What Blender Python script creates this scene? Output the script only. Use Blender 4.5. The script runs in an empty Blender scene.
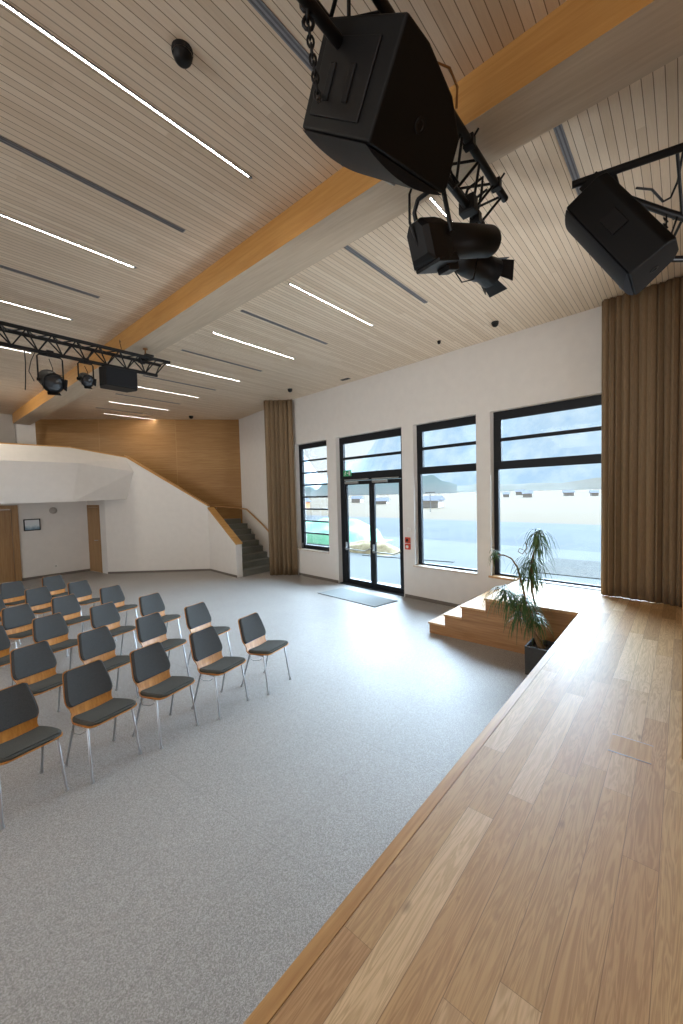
import bpy, bmesh, math, random
from mathutils import Vector, Matrix
random.seed(7)
PI = math.pi
SC = bpy.context.scene
COL = SC.collection

# ------------------------------------------------------------------ helpers
def s2l(c):
    return tuple(((v/12.92) if v <= .04045 else ((v+.055)/1.055)**2.4) for v in c)

def rgb(r, g, b):
    return s2l((r/255, g/255, b/255)) + (1,)

class MB:
    def __init__(s): s.v = []; s.f = []; s.m = []; s.sm = []
    def add(s, vs, fs, mi=0, smooth=False):
        o = len(s.v); s.v += [tuple(v) for v in vs]
        for f in fs: s.f.append([o+i for i in f]); s.m.append(mi); s.sm.append(smooth)
        return s
    def box(s, x0, x1, y0, y1, z0, z1, mi=0):
        x0, x1 = min(x0, x1), max(x0, x1); y0, y1 = min(y0, y1), max(y0, y1); z0, z1 = min(z0, z1), max(z0, z1)
        vs = [(x0,y0,z0),(x1,y0,z0),(x1,y1,z0),(x0,y1,z0),(x0,y0,z1),(x1,y0,z1),(x1,y1,z1),(x0,y1,z1)]
        return s.add(vs, [(0,3,2,1),(4,5,6,7),(0,1,5,4),(1,2,6,5),(2,3,7,6),(3,0,4,7)], mi)
    def prism(s, poly, z0, z1, mi=0):
        """extrude an xy polygon (counter-clockwise) between z0 and z1; z may be lists"""
        n = len(poly)
        zb = z0 if isinstance(z0, (list, tuple)) else [z0]*n
        zt = z1 if isinstance(z1, (list, tuple)) else [z1]*n
        vs = [(p[0], p[1], zb[i]) for i, p in enumerate(poly)] + [(p[0], p[1], zt[i]) for i, p in enumerate(poly)]
        fs = [tuple(range(n-1, -1, -1)), tuple(range(n, 2*n))] + [(i, (i+1) % n, n+(i+1) % n, n+i) for i in range(n)]
        return s.add(vs, fs, mi)
    def tube(s, pts, r, seg=8, mi=0, cap=True, closed=False):
        pts = [Vector(p) for p in pts]; n = len(pts)
        rs = r if isinstance(r, (list, tuple)) else [r]*n
        rings = []; up = None
        for i, p in enumerate(pts):
            a = pts[i-1] if (i > 0 or closed) else p
            b = pts[(i+1) % n] if (i < n-1 or closed) else p
            t = (b-a).normalized()
            if up is None:
                up = Vector((0,0,1)) if abs(t.z) < .9 else Vector((1,0,0))
            u = (up - t*up.dot(t))
            if u.length < 1e-5: u = t.orthogonal()
            u.normalize(); w = t.cross(u); up = u
            rings.append([p + (u*math.cos(2*PI*k/seg) + w*math.sin(2*PI*k/seg))*rs[i] for k in range(seg)])
        vs = [v for ring in rings for v in ring]; fs = []
        m = n if closed else n-1
        for i in range(m):
            j = (i+1) % n
            for k in range(seg):
                fs.append((i*seg+k, i*seg+(k+1) % seg, j*seg+(k+1) % seg, j*seg+k))
        s.add(vs, fs, mi, True)
        if cap and not closed:
            s.add(rings[0], [tuple(range(seg-1, -1, -1))], mi); s.add(rings[-1], [tuple(range(seg))], mi)
        return s
    def lathe(s, prof, o=(0,0,0), axis=(0,0,1), seg=20, mi=0, smooth=True):
        """prof: (radius, distance along axis)"""
        a = Vector(axis).normalized(); u = a.orthogonal().normalized(); w = a.cross(u); o = Vector(o)
        vs = []
        for r, h in prof:
            for k in range(seg):
                vs.append(o + a*h + (u*math.cos(2*PI*k/seg) + w*math.sin(2*PI*k/seg))*max(r, 1e-4))
        fs = []
        for i in range(len(prof)-1):
            for k in range(seg):
                fs.append((i*seg+k, i*seg+(k+1) % seg, (i+1)*seg+(k+1) % seg, (i+1)*seg+k))
        return s.add(vs, fs, mi, smooth)
    def grid(s, rows, mi=0, smooth=True, flip=False):
        n = len(rows[0]); vs = [v for r in rows for v in r]; fs = []
        for i in range(len(rows)-1):
            for k in range(n-1):
                q = (i*n+k, i*n+k+1, (i+1)*n+k+1, (i+1)*n+k)
                fs.append(q[::-1] if flip else q)
        return s.add(vs, fs, mi, smooth)
    def build(s, name, mats, parent=None, bevel=0, seg=2, autosmooth=False):
        me = bpy.data.meshes.new(name); me.from_pydata(s.v, [], s.f)
        if not isinstance(mats, (list, tuple)): mats = [mats]
        for m in mats: me.materials.append(m)
        for i, p in enumerate(me.polygons): p.material_index = s.m[i]; p.use_smooth = s.sm[i]
        bm = bmesh.new(); bm.from_mesh(me)
        bmesh.ops.recalc_face_normals(bm, faces=bm.faces); bm.to_mesh(me); bm.free()
        me.update()
        o = bpy.data.objects.new(name, me); COL.objects.link(o)
        if parent: o.parent = parent
        if bevel:
            b = o.modifiers.new('bevel', 'BEVEL'); b.width = bevel; b.segments = seg; b.limit_method = 'ANGLE'; b.angle_limit = .6
        return o

def tag(o, label, cat=None, group=None, kind=None):
    if label: o['label'] = label
    if cat: o['category'] = cat
    if group: o['group'] = group
    if kind: o['kind'] = kind
    return o
def empty(name, loc=(0,0,0), rz=0, label=None, cat=None, group=None):
    o = bpy.data.objects.new(name, None); COL.objects.link(o)
    o.location = loc; o.rotation_euler = (0,0,rz); o.empty_display_size = .1
    return tag(o, label, cat, group)
def struct(o, label=None, cat=None):
    o['kind'] = 'structure'
    if label: o['label'] = label
    if cat: o['category'] = cat
    return o
def copy_tree(o, parent=None):
    c = o.copy(); COL.objects.link(c)
    if parent: c.parent = parent
    for ch in list(o.children): copy_tree(ch, c)
    return c

# ------------------------------------------------------------------ materials
class NT:
    def __init__(s, name):
        s.mat = bpy.data.materials.new(name); s.mat.use_nodes = True
        s.t = s.mat.node_tree; s.t.nodes.clear()
        s.out = s.n('ShaderNodeOutputMaterial'); s.b = s.n('ShaderNodeBsdfPrincipled')
        s.l(s.b.outputs[0], s.out.inputs[0])
    def n(s, t, **kw):
        nd = s.t.nodes.new(t)
        for k, v in kw.items(): setattr(nd, k, v)
        return nd
    def l(s, a, b): s.t.links.new(a, b)
    def set(s, sock, v):
        if hasattr(v, 'links'): s.l(v, sock)
        else: sock.default_value = v
    def math(s, op, a, b=None, c=None):
        nd = s.n('ShaderNodeMath', operation=op)
        for i, v in enumerate((a, b, c)):
            if v is not None: s.set(nd.inputs[i], v)
        return nd.outputs[0]
    def xyz(s):
        tc = s.n('ShaderNodeTexCoord'); sp = s.n('ShaderNodeSeparateXYZ'); s.l(tc.outputs['Object'], sp.inputs[0])
        return sp.outputs[0], sp.outputs[1], sp.outputs[2]
    def vec(s, x, y, z):
        nd = s.n('ShaderNodeCombineXYZ')
        for i, v in enumerate((x, y, z)): s.set(nd.inputs[i], v)
        return nd.outputs[0]
    def noise(s, v, scale, detail=2, rough=.5, dist=0):
        nd = s.n('ShaderNodeTexNoise'); s.l(v, nd.inputs['Vector']) if v is not None else None
        nd.inputs['Scale'].default_value = scale; nd.inputs['Detail'].default_value = detail
        nd.inputs['Roughness'].default_value = rough; nd.inputs['Distortion'].default_value = dist
        return nd.outputs[0]
    def white(s, v):
        nd = s.n('ShaderNodeTexWhiteNoise', noise_dimensions='3D'); s.l(v, nd.inputs['Vector']); return nd.outputs['Value']
    def ramp(s, f, stops, interp='LINEAR'):
        nd = s.n('ShaderNodeValToRGB'); s.l(f, nd.inputs[0]); cr = nd.color_ramp; cr.interpolation = interp
        while len(cr.elements) < len(stops): cr.elements.new(.5)
        for e, (p, c) in zip(cr.elements, stops): e.position = p; e.color = c
        return nd.outputs[0]
    def mix(s, f, a, b, mode='MIX'):
        nd = s.n('ShaderNodeMix', data_type='RGBA', blend_type=mode)
        s.set(nd.inputs[0], f); s.set(nd.inputs[6], a); s.set(nd.inputs[7], b)
        return nd.outputs[2]
    def bump(s, h, strength=.2, dist=.01):
        nd = s.n('ShaderNodeBump'); nd.inputs['Strength'].default_value = strength; nd.inputs['Distance'].default_value = dist
        s.l(h, nd.inputs['Height']); s.l(nd.outputs[0], s.b.inputs['Normal'])
    def fin(s, color=None, rough=.5, metal=0, spec=.5):
        if color is not None: s.set(s.b.inputs['Base Color'], color)
        s.set(s.b.inputs['Roughness'], rough); s.set(s.b.inputs['Metallic'], metal); s.b.inputs['Specular IOR Level'].default_value = spec
        return s.mat

def plain(name, c, rough=.5, metal=0, spec=.5, var=.06, scale=30):
    """a colour with a faint procedural mottling"""
    m = NT(name); tc = m.n('ShaderNodeTexCoord')
    f = m.noise(tc.outputs['Object'], scale, 3)
    a = tuple(max(0, v*(1-var)) for v in c[:3])+(1,); b = tuple(min(1, v*(1+var)) for v in c[:3])+(1,)
    return m.fin(m.ramp(f, [(.3, a), (.7, b)]), rough, metal, spec)

def wood(name, base, dark, axis='x', rough=.45, spec=.4, stretch=18, scale=1.6):
    m = NT(name); x, y, z = m.xyz()
    k = 1.0/stretch
    sc = {'x': (k, 1, 1), 'y': (1, k, 1), 'z': (1, 1, k)}[axis]
    v = m.vec(m.math('MULTIPLY', x, sc[0]), m.math('MULTIPLY', y, sc[1]), m.math('MULTIPLY', z, sc[2]))
    f = m.noise(v, scale*25, 4, .6, .4); g = m.noise(v, scale*5, 2, .5, 1.2)
    f = m.math('ADD', m.math('MULTIPLY', f, .6), m.math('MULTIPLY', g, .4))
    return m.fin(m.ramp(f, [(.35, dark), (.62, base)]), rough, 0, spec)

def mk_terrazzo():
    m = NT('terrazzo'); x, y, z = m.xyz(); v = m.vec(x, y, z)
    vo = m.n('ShaderNodeTexVoronoi'); m.l(v, vo.inputs['Vector']); vo.inputs['Scale'].default_value = 210
    sp = m.n('ShaderNodeSeparateColor'); m.l(vo.outputs['Color'], sp.inputs[0])
    chips = m.ramp(sp.outputs[0], [(0, rgb(106,101,96)), (.25, rgb(140,135,130)), (.55, rgb(160,155,150)), (.9, rgb(202,197,192))])
    n2 = m.noise(v, 80, 3, .7)
    c = m.mix(.5, chips, m.ramp(n2, [(.3, rgb(135,130,125)), (.7, rgb(174,169,164))]))
    big = m.noise(v, .45, 3, .6)
    c = m.mix(1, c, m.ramp(big, [(.3, (.86,.86,.86,1)), (.7, (1,1,1,1))]), 'MULTIPLY')
    # saw-cut joints, 1.25 m apart
    xs = m.math('ADD', x, m.math('MULTIPLY', y, .075))
    jx = m.math('LESS_THAN', m.math('ABSOLUTE', m.math('SUBTRACT', m.math('FRACT', m.math('DIVIDE', m.math('SUBTRACT', xs, 2.99-1.25*8.5), 1.25)), .5)), .0035)
    ys = m.math('SUBTRACT', y, m.math('MULTIPLY', x, .075))
    jy = m.math('LESS_THAN', m.math('ABSOLUTE', m.math('SUBTRACT', m.math('FRACT', m.math('DIVIDE', m.math('SUBTRACT', ys, 1.9-2.5*8.5), 2.5)), .5)), .0018)
    c = m.mix(m.math('MULTIPLY', m.math('MAXIMUM', jx, jy), .2), c, rgb(110,104,98))
    r = m.math('ADD', m.math('MULTIPLY', m.noise(v, 60, 2), .12), .47)
    return m.fin(c, r, 0, .5)

def mk_planks(name, pitch, length, tones, gap, axis='x', gapcol=None, grain=.5, rough=.35, knots=True, off=0.0, spec=.5):
    """boards running along x, side by side in y"""
    m = NT(name); x, y, z = m.xyz()
    vv = m.math('DIVIDE', m.math('SUBTRACT', y, off), pitch)
    row = m.math('FLOOR', vv); fr = m.math('SUBTRACT', vv, row)
    r1 = m.white(m.vec(row, 3.7, 0))
    uu = m.math('ADD', m.math('DIVIDE', x, length), m.math('MULTIPLY', r1, 9.3))
    cell = m.math('FLOOR', uu); fu = m.math('SUBTRACT', uu, cell)
    r2 = m.white(m.vec(row, cell, 1.3))
    col = m.ramp(r2, tones)
    gv = m.vec(m.math('MULTIPLY', x, 1.0), m.math('ADD', m.math('MULTIPLY', y, 14), m.math('MULTIPLY', r2, 37)), m.math('MULTIPLY', r2, 11))
    g1 = m.noise(gv, 1.6, 3, .55, .9)
    rings = m.math('SINE', m.math('MULTIPLY', g1, 48))
    fine = m.noise(m.vec(m.math('MULTIPLY', x, 4), m.math('MULTIPLY', y, 160), r2), 1.0, 2)
    gg = m.math('ADD', m.math('MULTIPLY', rings, .35), fine)
    col = m.mix(m.math('MULTIPLY', m.math('SUBTRACT', 1.0, m.math('MINIMUM', m.math('MAXIMUM', gg, 0), 1)), grain), col, m.mix(1, col, (.62,.54,.46,1), 'MULTIPLY'))
    if knots:
        vo = m.n('ShaderNodeTexVoronoi'); m.l(m.vec(m.math('MULTIPLY', x, 1.0), m.math('MULTIPLY', y, 2.0), r1), vo.inputs['Vector']); vo.inputs['Scale'].default_value = 2.6
        k = m.ramp(vo.outputs['Distance'], [(.0, (1,1,1,1)), (.035, (.7,.7,.7,1)), (.1, (0,0,0,1))])
        col = m.mix(m.math('MULTIPLY', k, .6), col, rgb(96,66,40))
    e1 = m.math('LESS_THAN', m.math('MINIMUM', fr, m.math('SUBTRACT', 1.0, fr)), gap/pitch/2)
    e2 = m.math('LESS_THAN', fu, gap/length*.7)
    e = m.math('MAXIMUM', e1, e2) if knots else e1
    col = m.mix(m.math('MULTIPLY', e, .55 if knots else .9), col, gapcol or rgb(90,62,38))
    return m.fin(col, rough, 0, spec)

def mk_panels(name):
    """veneer wall panels, coordinates: local x along the wall, z up"""
    m = NT(name); x, y, z = m.xyz()
    px = m.math('DIVIDE', x, 2.42); pz = m.math('DIVIDE', m.math('SUBTRACT', z, .15), .62)
    cx = m.math('FLOOR', px); cz = m.math('FLOOR', pz)
    r = m.white(m.vec(cx, cz, 2))
    g = m.noise(m.vec(m.math('MULTIPLY', x, .25), r, m.math('MULTIPLY', z, 6)), 6, 4, .65, .5)
    c = m.ramp(g, [(.3, rgb(150,112,66)), (.7, rgb(178,138,88))])
    c = m.mix(m.math('MULTIPLY', r, .25), c, rgb(140,96,50))
    fx = m.math('SUBTRACT', px, cx); fz = m.math('SUBTRACT', pz, cz)
    e = m.math('MAXIMUM', m.math('LESS_THAN', fx, .008), m.math('LESS_THAN', fz, .022))
    c = m.mix(m.math('MULTIPLY', e, .35), c, rgb(200,160,110))
    return m.fin(c, .45, 0, .3)

def mk_glass():
    m = NT('window_glass'); tr = m.n('ShaderNodeBsdfTransparent'); gl = m.n('ShaderNodeBsdfGlossy'); mx = m.n('ShaderNodeMixShader')
    gl.inputs['Roughness'].default_value = .02; fr = m.n('ShaderNodeFresnel'); fr.inputs[0].default_value = 1.25
    tr.inputs[0].default_value = (.97,.985,.98,1)
    m.l(fr.outputs[0], mx.inputs[0]); m.l(tr.outputs[0], mx.inputs[1]); m.l(gl.outputs[0], mx.inputs[2]); m.l(mx.outputs[0], m.out.inputs[0])
    return m.mat
def mk_emit(name, c, s):
    m = NT(name); e = m.n('ShaderNodeEmission'); e.inputs[0].default_value = c; e.inputs[1].default_value = s
    m.l(e.outputs[0], m.out.inputs[0]); return m.mat
def mk_cloth(name, a, b, axis_scale=(1,1,1), rough=.9, scale=180):
    m = NT(name); tc = m.n('ShaderNodeTexCoord'); mp = m.n('ShaderNodeMapping'); mp.inputs['Scale'].default_value = axis_scale
    m.l(tc.outputs['Object'], mp.inputs[0]); f = m.noise(mp.outputs[0], scale, 3, .7)
    return m.fin(m.ramp(f, [(.3, a), (.7, b)]), rough, 0, .2)

M = {}
M['terrazzo'] = mk_terrazzo()
M['stage'] = mk_planks('stage_oak', .125, 1.35, [(0, rgb(174,136,92)), (.3, rgb(212,174,124)), (.65, rgb(194,152,106)), (1, rgb(226,194,150))], .0026, off=1.0-.0626-.125*40, spec=.45, rough=.48, grain=.75)
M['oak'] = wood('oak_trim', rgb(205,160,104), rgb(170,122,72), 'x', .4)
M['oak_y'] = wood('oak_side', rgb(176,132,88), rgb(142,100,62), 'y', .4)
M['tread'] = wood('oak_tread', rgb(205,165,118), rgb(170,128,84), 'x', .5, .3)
M['ceiling'] = mk_planks('ceiling_boards', .061, 2.4, [(0, rgb(220,203,180)), (.5, rgb(228,212,191)), (1, rgb(235,221,201))], .005, gapcol=rgb(128,108,86), grain=.15, rough=.6, knots=False, spec=.25)
M['beam_lit_side'] = wood('beam_lit_side_wood', rgb(196,148,86), rgb(178,128,68), 'y', .4)  # wood tone plus warm LED light painted in, left face only
M['beam_bottom'] = wood('beam_pale_wood', rgb(208,194,174), rgb(192,176,154), 'y', .6, .25)
M['wall'] = plain('white_plaster', rgb(226,222,217), .85, 0, .2, .02, 6)
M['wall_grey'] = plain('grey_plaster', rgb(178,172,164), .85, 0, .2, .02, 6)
M['panel'] = mk_panels('veneer_panels')
M['cap'] = wood('cap_oak', rgb(212,166,100), rgb(188,138,76), 'y', .4)
M['door_oak'] = wood('door_oak', rgb(170,134,92), rgb(148,112,72), 'z', .45)
M['frame'] = plain('dark_aluminium', rgb(24,27,32), .5, .1, .3, .05)
M['glass'] = mk_glass()
M['black'] = plain('black_metal', rgb(17,17,19), .45, .2, .4, .1)
M['blackplastic'] = plain('black_cabinet', rgb(10,10,11), .55, 0, .3, .15, 60)
M['grille'] = mk_cloth('speaker_grille', rgb(22,25,30), rgb(36,40,46), rough=.6, scale=300)
M['chrome'] = plain('chrome_tube', rgb(178,180,184), .3, 1, .5, .03)
M['steel'] = plain('brushed_steel', rgb(175,177,178), .35, .9, .5, .05)
M['ply'] = wood('chair_plywood', rgb(198,132,58), rgb(168,104,38), 'z', .35)
M['pad'] = mk_cloth('charcoal_upholstery', rgb(62,61,60), rgb(80,79,77))
M['pad2'] = mk_cloth('seat_upholstery', rgb(66,65,61), rgb(88,87,82))
M['curtain'] = mk_cloth('taupe_curtain', rgb(124,104,80), rgb(148,126,100), (1,1,.05), scale=240)
M['mat'] = mk_cloth('entrance_mat', rgb(124,128,128), rgb(150,153,152), scale=220)
M['led'] = mk_emit('led_diffuser', (1,.94,.84,1), 80)
M['alu'] = plain('grey_slot', rgb(140,140,144), .5, .3, .5, .05)
M['alu2'] = plain('dark_slot', rgb(98,98,103), .5, .3, .5, .05)
M['stair'] = plain('stair_grey', rgb(122,124,118), .6, 0, .4, .06, 80)
M['skirt'] = plain('skirting_grey', rgb(112,104,96), .6)
M['red'] = plain('alarm_red', rgb(206,74,48), .4)
M['white'] = plain('white_plastic', rgb(228,228,224), .4)
M['green'] = plain('sign_green', rgb(40,165,105), .4)
M['planter'] = plain('dark_planter', rgb(58,58,58), .6, 0, .3, .1)
M['soil'] = plain('soil', rgb(48,38,30), .95, 0, .1, .3, 90)
M['bark'] = plain('bark', rgb(128,104,76), .8, 0, .2, .2, 60)
M['leaf'] = plain('leaf', rgb(62,88,44), .45, 0, .4, .3, 12)
M['copper'] = plain('brass_hook', rgb(150,110,70), .35, .8)
M['lens'] = plain('lens_glass', rgb(46,48,54), .08, 0, .8, .1)
M['picture'] = None

# ------------------------------------------------------------------ dimensions
CE = 4.95                 # ceiling height
ST = .70                  # stage height
KW = .0914                # the window wall leans away from the y axis by this slope
RZW = math.atan2(-KW, 1)
W0 = (7.44, 4.63, 0)
def wx(Y, off=0): return 7.44 + KW*(Y-4.63) + off
def ly(Y): return (Y-4.63)*math.sqrt(1+KW*KW)

# ------------------------------------------------------------------ floor, ceiling, beam
struct(MB().box(-9, 8.3, -7, 16.4, -.2, 0).build('floor', M['terrazzo']))
cl = MB().box(-9, 8.6, -7, 16.4, CE, CE+.25).build('ceiling', M['ceiling']); struct(cl)
b = MB(); bx_ = lambda Y: 2.59+.0165*Y
b.prism([(bx_(-6.9), -6.9), (bx_(-6.9)+.42, -6.9), (bx_(15.4)+.42, 15.4), (bx_(15.4), 15.4)], 4.65, CE-.001)
b.m = [1, 1, 1, 1, 1, 0]
bo = b.build('beam', [M['beam_lit_side'], M['beam_bottom']]); struct(bo, 'long glued timber ceiling beam running the length of the hall', 'beam')

# ------------------------------------------------------------------ window wall with its openings
OPEN = [(.35, 2.66, .70, 3.69), (2.93, 4.33, .71, 3.69), (4.63, 6.68, 0, 3.69), (7.02, 8.33, .74, 3.69)]
b = MB(); T = .32; y = -6.8
for (a, c, z0, z1) in OPEN:
    b.box(0, T, ly(y), ly(a), 0, CE)
    if z0 > 0: b.box(0, T, ly(a), ly(c), 0, z0)
    b.box(0, T, ly(a), ly(c), z1, CE)
    y = c
b.box(0, T, ly(y), ly(9.62), 0, CE)
o = b.build('wall_right', M['wall']); o.location = W0; o.rotation_euler = (0,0,RZW); struct(o)
# skirting
b = MB()
for a, c in ((3.2, 4.60), (6.70, 8.30)): b.box(-.012, 0, ly(a), ly(c), 0, .07)
o = b.build('baseboard_right', M['skirt']); o.location = W0; o.rotation_euler = (0,0,RZW); struct(o)

def wroot(name, label, cat):
    r = empty(name, W0, RZW, label, cat); r['kind'] = 'structure'; return r
D0, D1 = .13, .20         # frame depth inside the opening
def bars(mb, a, c, z0, z1, d0=D0, d1=D1): mb.box(d0, d1, ly(a), ly(c), z0, z1)
def pane(parent, a, c, z0, z1, d=.165):
    MB().box(d, d+.008, ly(a), ly(c), z0, z1).build('pane', M['glass'], parent)
def sill(parent, a, c, z):
    MB().box(-.035, D0+.005, ly(a)+.004, ly(c)+.03, z-.012, z+.022).build('sill', M['white_sill'], parent, .004)
M['white_sill'] = plain('pale_sill', rgb(206,192,176), .5)

# window 1: eight narrow panes stacked
r = wroot('window_1', 'narrow dark-framed window of eight stacked panes beside the hall curtain', 'window')
a, c, z0, z1 = 7.02, 8.33, .762, 3.69
m = MB(); bars(m, a, c, z1-.13, z1); bars(m, a, c, z0, z0+.11); bars(m, c-.13, c, z0+.11, z1-.13); bars(m, a, a+.11, z0+.11, z1-.13)
m.build('frame', M['frame'], r, .004)
for i in range(1, 8):
    z = z0+.11 + (z1-.13-z0-.11)*i/8
    bar = MB(); bars(bar, a+.11, c-.13, z-.022, z+.022, D0+.01, D1-.01); bar.build('glazing_bar', M['frame'], r)
pane(r, a+.09, c-.11, z0+.09, z1-.11); sill(r, a, c, z0-.022)
MB().box(D0-.04, D0, ly(c-.09), ly(c-.06), z0+.03, z0+.15).build('handle', M['steel'], r, .004)

# windows 2 and 3: two shallow panes over a tall one
def tallwin(name, a, c, z0, label, wide, dosill=True):
    r = wroot(name, label, 'window'); z1 = 3.69; s = .14
    m = MB(); bars(m, a, c, z1-.15, z1); bars(m, c-s, c, 2.80, z1-.15); bars(m, a, a+s*.5, 2.80, z1-.15)
    bars(m, a, c, 2.655, 2.80); bars(m, c-.085, c, z0, 2.655); bars(m, a, a+.05, z0, 2.655); bars(m, a+.05, c-.085, z0, z0+.035)
    m.build('frame', M['frame'], r, .004)
    m = MB(); bars(m, a+s*.5, c-s, 3.155, 3.215, D0+.01, D1-.01); m.build('glazing_bar', M['frame'], r)
    pane(r, a+.05, c-.1, 2.78, z1-.13); pane(r, a+.04, c-.07, z0+.02, 2.67)
    if dosill: sill(r, a, c, z0-.022)
    return r
tallwin('window_2', 2.93, 4.33, .732, 'tall dark-framed window between the glass door and the stage landing', 0)
tallwin('window_3', .35, 2.66, .722, 'widest dark-framed window at the stage landing beside the brown curtain', 1, False)
o = MB().box(-.035, D0+.005, ly(2.2), ly(2.70), .69, .722).build('trim_1', M['tread']); o.location = W0; o.rotation_euler = (0,0,RZW); struct(o)

# door 1: glazed double door with a transom light
r = wroot('door_1', 'dark-framed double glass door with transom light and panic bars', 'door')
a, c, z1 = 4.63, 6.68, 3.69
m = MB(); bars(m, a, c, z1-.16, z1); bars(m, c-.13, c, 0, z1-.16); bars(m, a, a+.12, 0, z1-.16); bars(m, a+.12, c-.13, 2.60, 2.80)
m.build('frame', M['frame'], r, .004)
MB().box(.004, .22, ly(a), ly(c), .001, .014).build('threshold', M['frame'], r)
m = MB(); bars(m, a+.12, c-.13, 3.13, 3.19, D0+.01, D1-.01); m.build('glazing_bar', M['frame'], r)
pane(r, a+.1, c-.11, 2.78, z1-.14)
mid = 5.64
for (p, q, hinge) in ((a+.13, mid-.005, -1), (mid+.005, c-.14, 1)):
    m = MB(); s = .075
    bars(m, p, q, 2.50, 2.59, D0+.012, D1-.005); bars(m, p, q, .015, .13, D0+.012, D1-.005)
    bars(m, p, p+s, .13, 2.5, D0+.012, D1-.005); bars(m, q-s, q, .13, 2.5, D0+.012, D1-.005)
    leaf = m.build('door_leaf', M['frame'], r, .003)
    pane(leaf, p+s-.01, q-s+.01, .12, 2.51)
    # panic bar: plate on the high-y stile, rod bowing to the other stile
    yl, yr = ly(q-.04), ly(p+.05)
    pts = [(D0-.02, yl, .95), (D0-.08, yl-.03, .91), (D0-.085, yl-.1, .90), (D0-.085, yr+.12, .90), (D0-.07, yr+.04, .93), (D0+.01, yr, .96)]
    pb = MB().tube(pts, .013, 8).build('panic_bar', M['steel'], leaf)
    MB().box(D0-.03, D0+.012, yl-.02, yl+.02, .86, 1.06).build('lock_plate', M['steel'], leaf, .004)
    # closer with slide rail
    MB().box(D0-.045, D0+.012, ly(q-.5), ly(q-.06), 2.525, 2.585).build('door_closer', M['steel'], leaf, .006)
    MB().box(D0-.03, D0, ly(p+.06), ly(q-.04), 2.61, 2.635).build('slide_rail', M['steel'], leaf, .003)
# emergency exit sign on the transom
r = empty('exit_sign', W0, RZW, 'small green emergency exit sign with running figure over the glass door', 'sign')
sy, sz = 6.40, 2.79
MB().box(D0-.03, D0+.001, ly(sy)-.13, ly(sy)+.13, sz-.075, sz+.075).build('sign_plate', M['green'], r, .003)
x = D0-.033
b = MB()
def fl(mb, pts): mb.add([(x, ly(sy)+p[0], sz+p[1]) for p in pts], [tuple(range(len(pts)))])
# door opening, arrow, running figure (mirrored: +y is to the left when seen from the hall)
fl(b, [(-.115,-.055), (-.065,-.055), (-.065,.055), (-.115,.055)])
fl(b, [(-.005,-.012), (-.04,-.012), (-.04,-.035), (-.06,0), (-.04,.035), (-.04,.012), (-.005,.012)])
fl(b, [(.05+.013*math.cos(t*PI/5), .045+.013*math.sin(t*PI/5)) for t in range(10)])
fl(b, [(.04,.03), (.064,.03), (.076,-.012), (.056,-.018)])
fl(b, [(.04,.028), (.018,.008), (.022,0), (.05,.018)])
fl(b, [(.062,.026), (.092,.012), (.09,.002), (.064,.012)])
fl(b, [(.058,-.014), (.036,-.03), (.036,-.06), (.046,-.06), (.048,-.036), (.068,-.02)])
fl(b, [(.074,-.014), (.084,-.034), (.112,-.04), (.112,-.05), (.076,-.044), (.062,-.016)])
b.build('pictogram', M['white'], r)

# red call points and a switch beside the door
for k, (zc, lb) in enumerate(((1.255, 'upper red alarm call point on the wall right of the glass door'), (1.115, 'lower red alarm call point on the wall right of the glass door'))):
    r = empty('alarm_call_point', W0, RZW, lb, 'alarm', 'alarm call points beside the glass door')
    yy = ly(4.50)
    MB().box(-.04, 0, yy-.062, yy+.062, zc-.062, zc+.062).build('housing', M['red'], r, .006)
    MB().lathe([(.034, 0), (.034, .006), (.0, .006)], (-.04, yy, zc), (-1,0,0), 16).build('button', M['white'] if k else M['black'], r)
r = empty('light_switch', W0, RZW, 'small white wall switch above the red alarm call points', 'switch')
MB().box(-.012, 0, ly(4.47)-.04, ly(4.47)+.04, 1.44, 1.52).build('plate', M['white'], r, .003)
MB().box(-.018, -.012, ly(4.47)-.025, ly(4.47)+.025, 1.452, 1.508).build('rocker', M['white'], r, .002)

# ------------------------------------------------------------------ other walls
def slab(name, p, q, t, z0, z1, mat, side=1):
    """a wall between two plan points, its thickness t to the left of p->q (side 1) or right; local x runs along it"""
    p, q = Vector((p[0], p[1], 0)), Vector((q[0], q[1], 0)); d = q-p; L = d.length
    zt = z1 if isinstance(z1, (list, tuple)) else (z1, z1)
    m = MB(); y0, y1 = (0, t*side)
    poly = [(0, 0), (L, 0), (L, y1), (0, y1)]
    m.prism(poly, z0, [zt[0], zt[1], zt[1], zt[0]])
    o = m.build(name, mat); o.location = p; o.rotation_euler = (0,0,math.atan2(d.y, d.x)); return o
struct(slab('wall_far', (3.13, 16.35), (8.40, 11.80), .25, 0, CE, M['panel']), 'veneered oak panel wall behind the staircase', 'wall')
struct(slab('wall_stair', (8.40, 11.80), (7.90, 9.40), .3, 0, CE, M['wall'], 1), 'white wall beside the staircase behind the curtain', 'wall')
struct(slab('wall_gallery_back', (-9, 15.6), (2.92, 15.6), .25, 2.3, CE, M['wall_grey'], 1), 'grey back wall above the gallery', 'wall')
struct(MB().box(2.93, 3.40, 15.42, 15.9, 2.3, CE).build('column', M['wall']), 'white square column at the end of the timber beam', 'column')
struct(MB().box(-9.25, -9, -7, 16.4, 0, .9).box(-9.25, -9, -7, 16.4, 3.7, CE).box(-9.25, -9, -7, 1, .9, 3.7).box(-9.25, -9, 5, 6, .9, 3.7).box(-9.25, -9, 12, 16.4, .9, 3.7).build('wall_left', M['wall']))
struct(MB().box(-9, 8.3, -7.25, -7, 0, CE).build('wall_stage_back', M['panel']))

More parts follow.
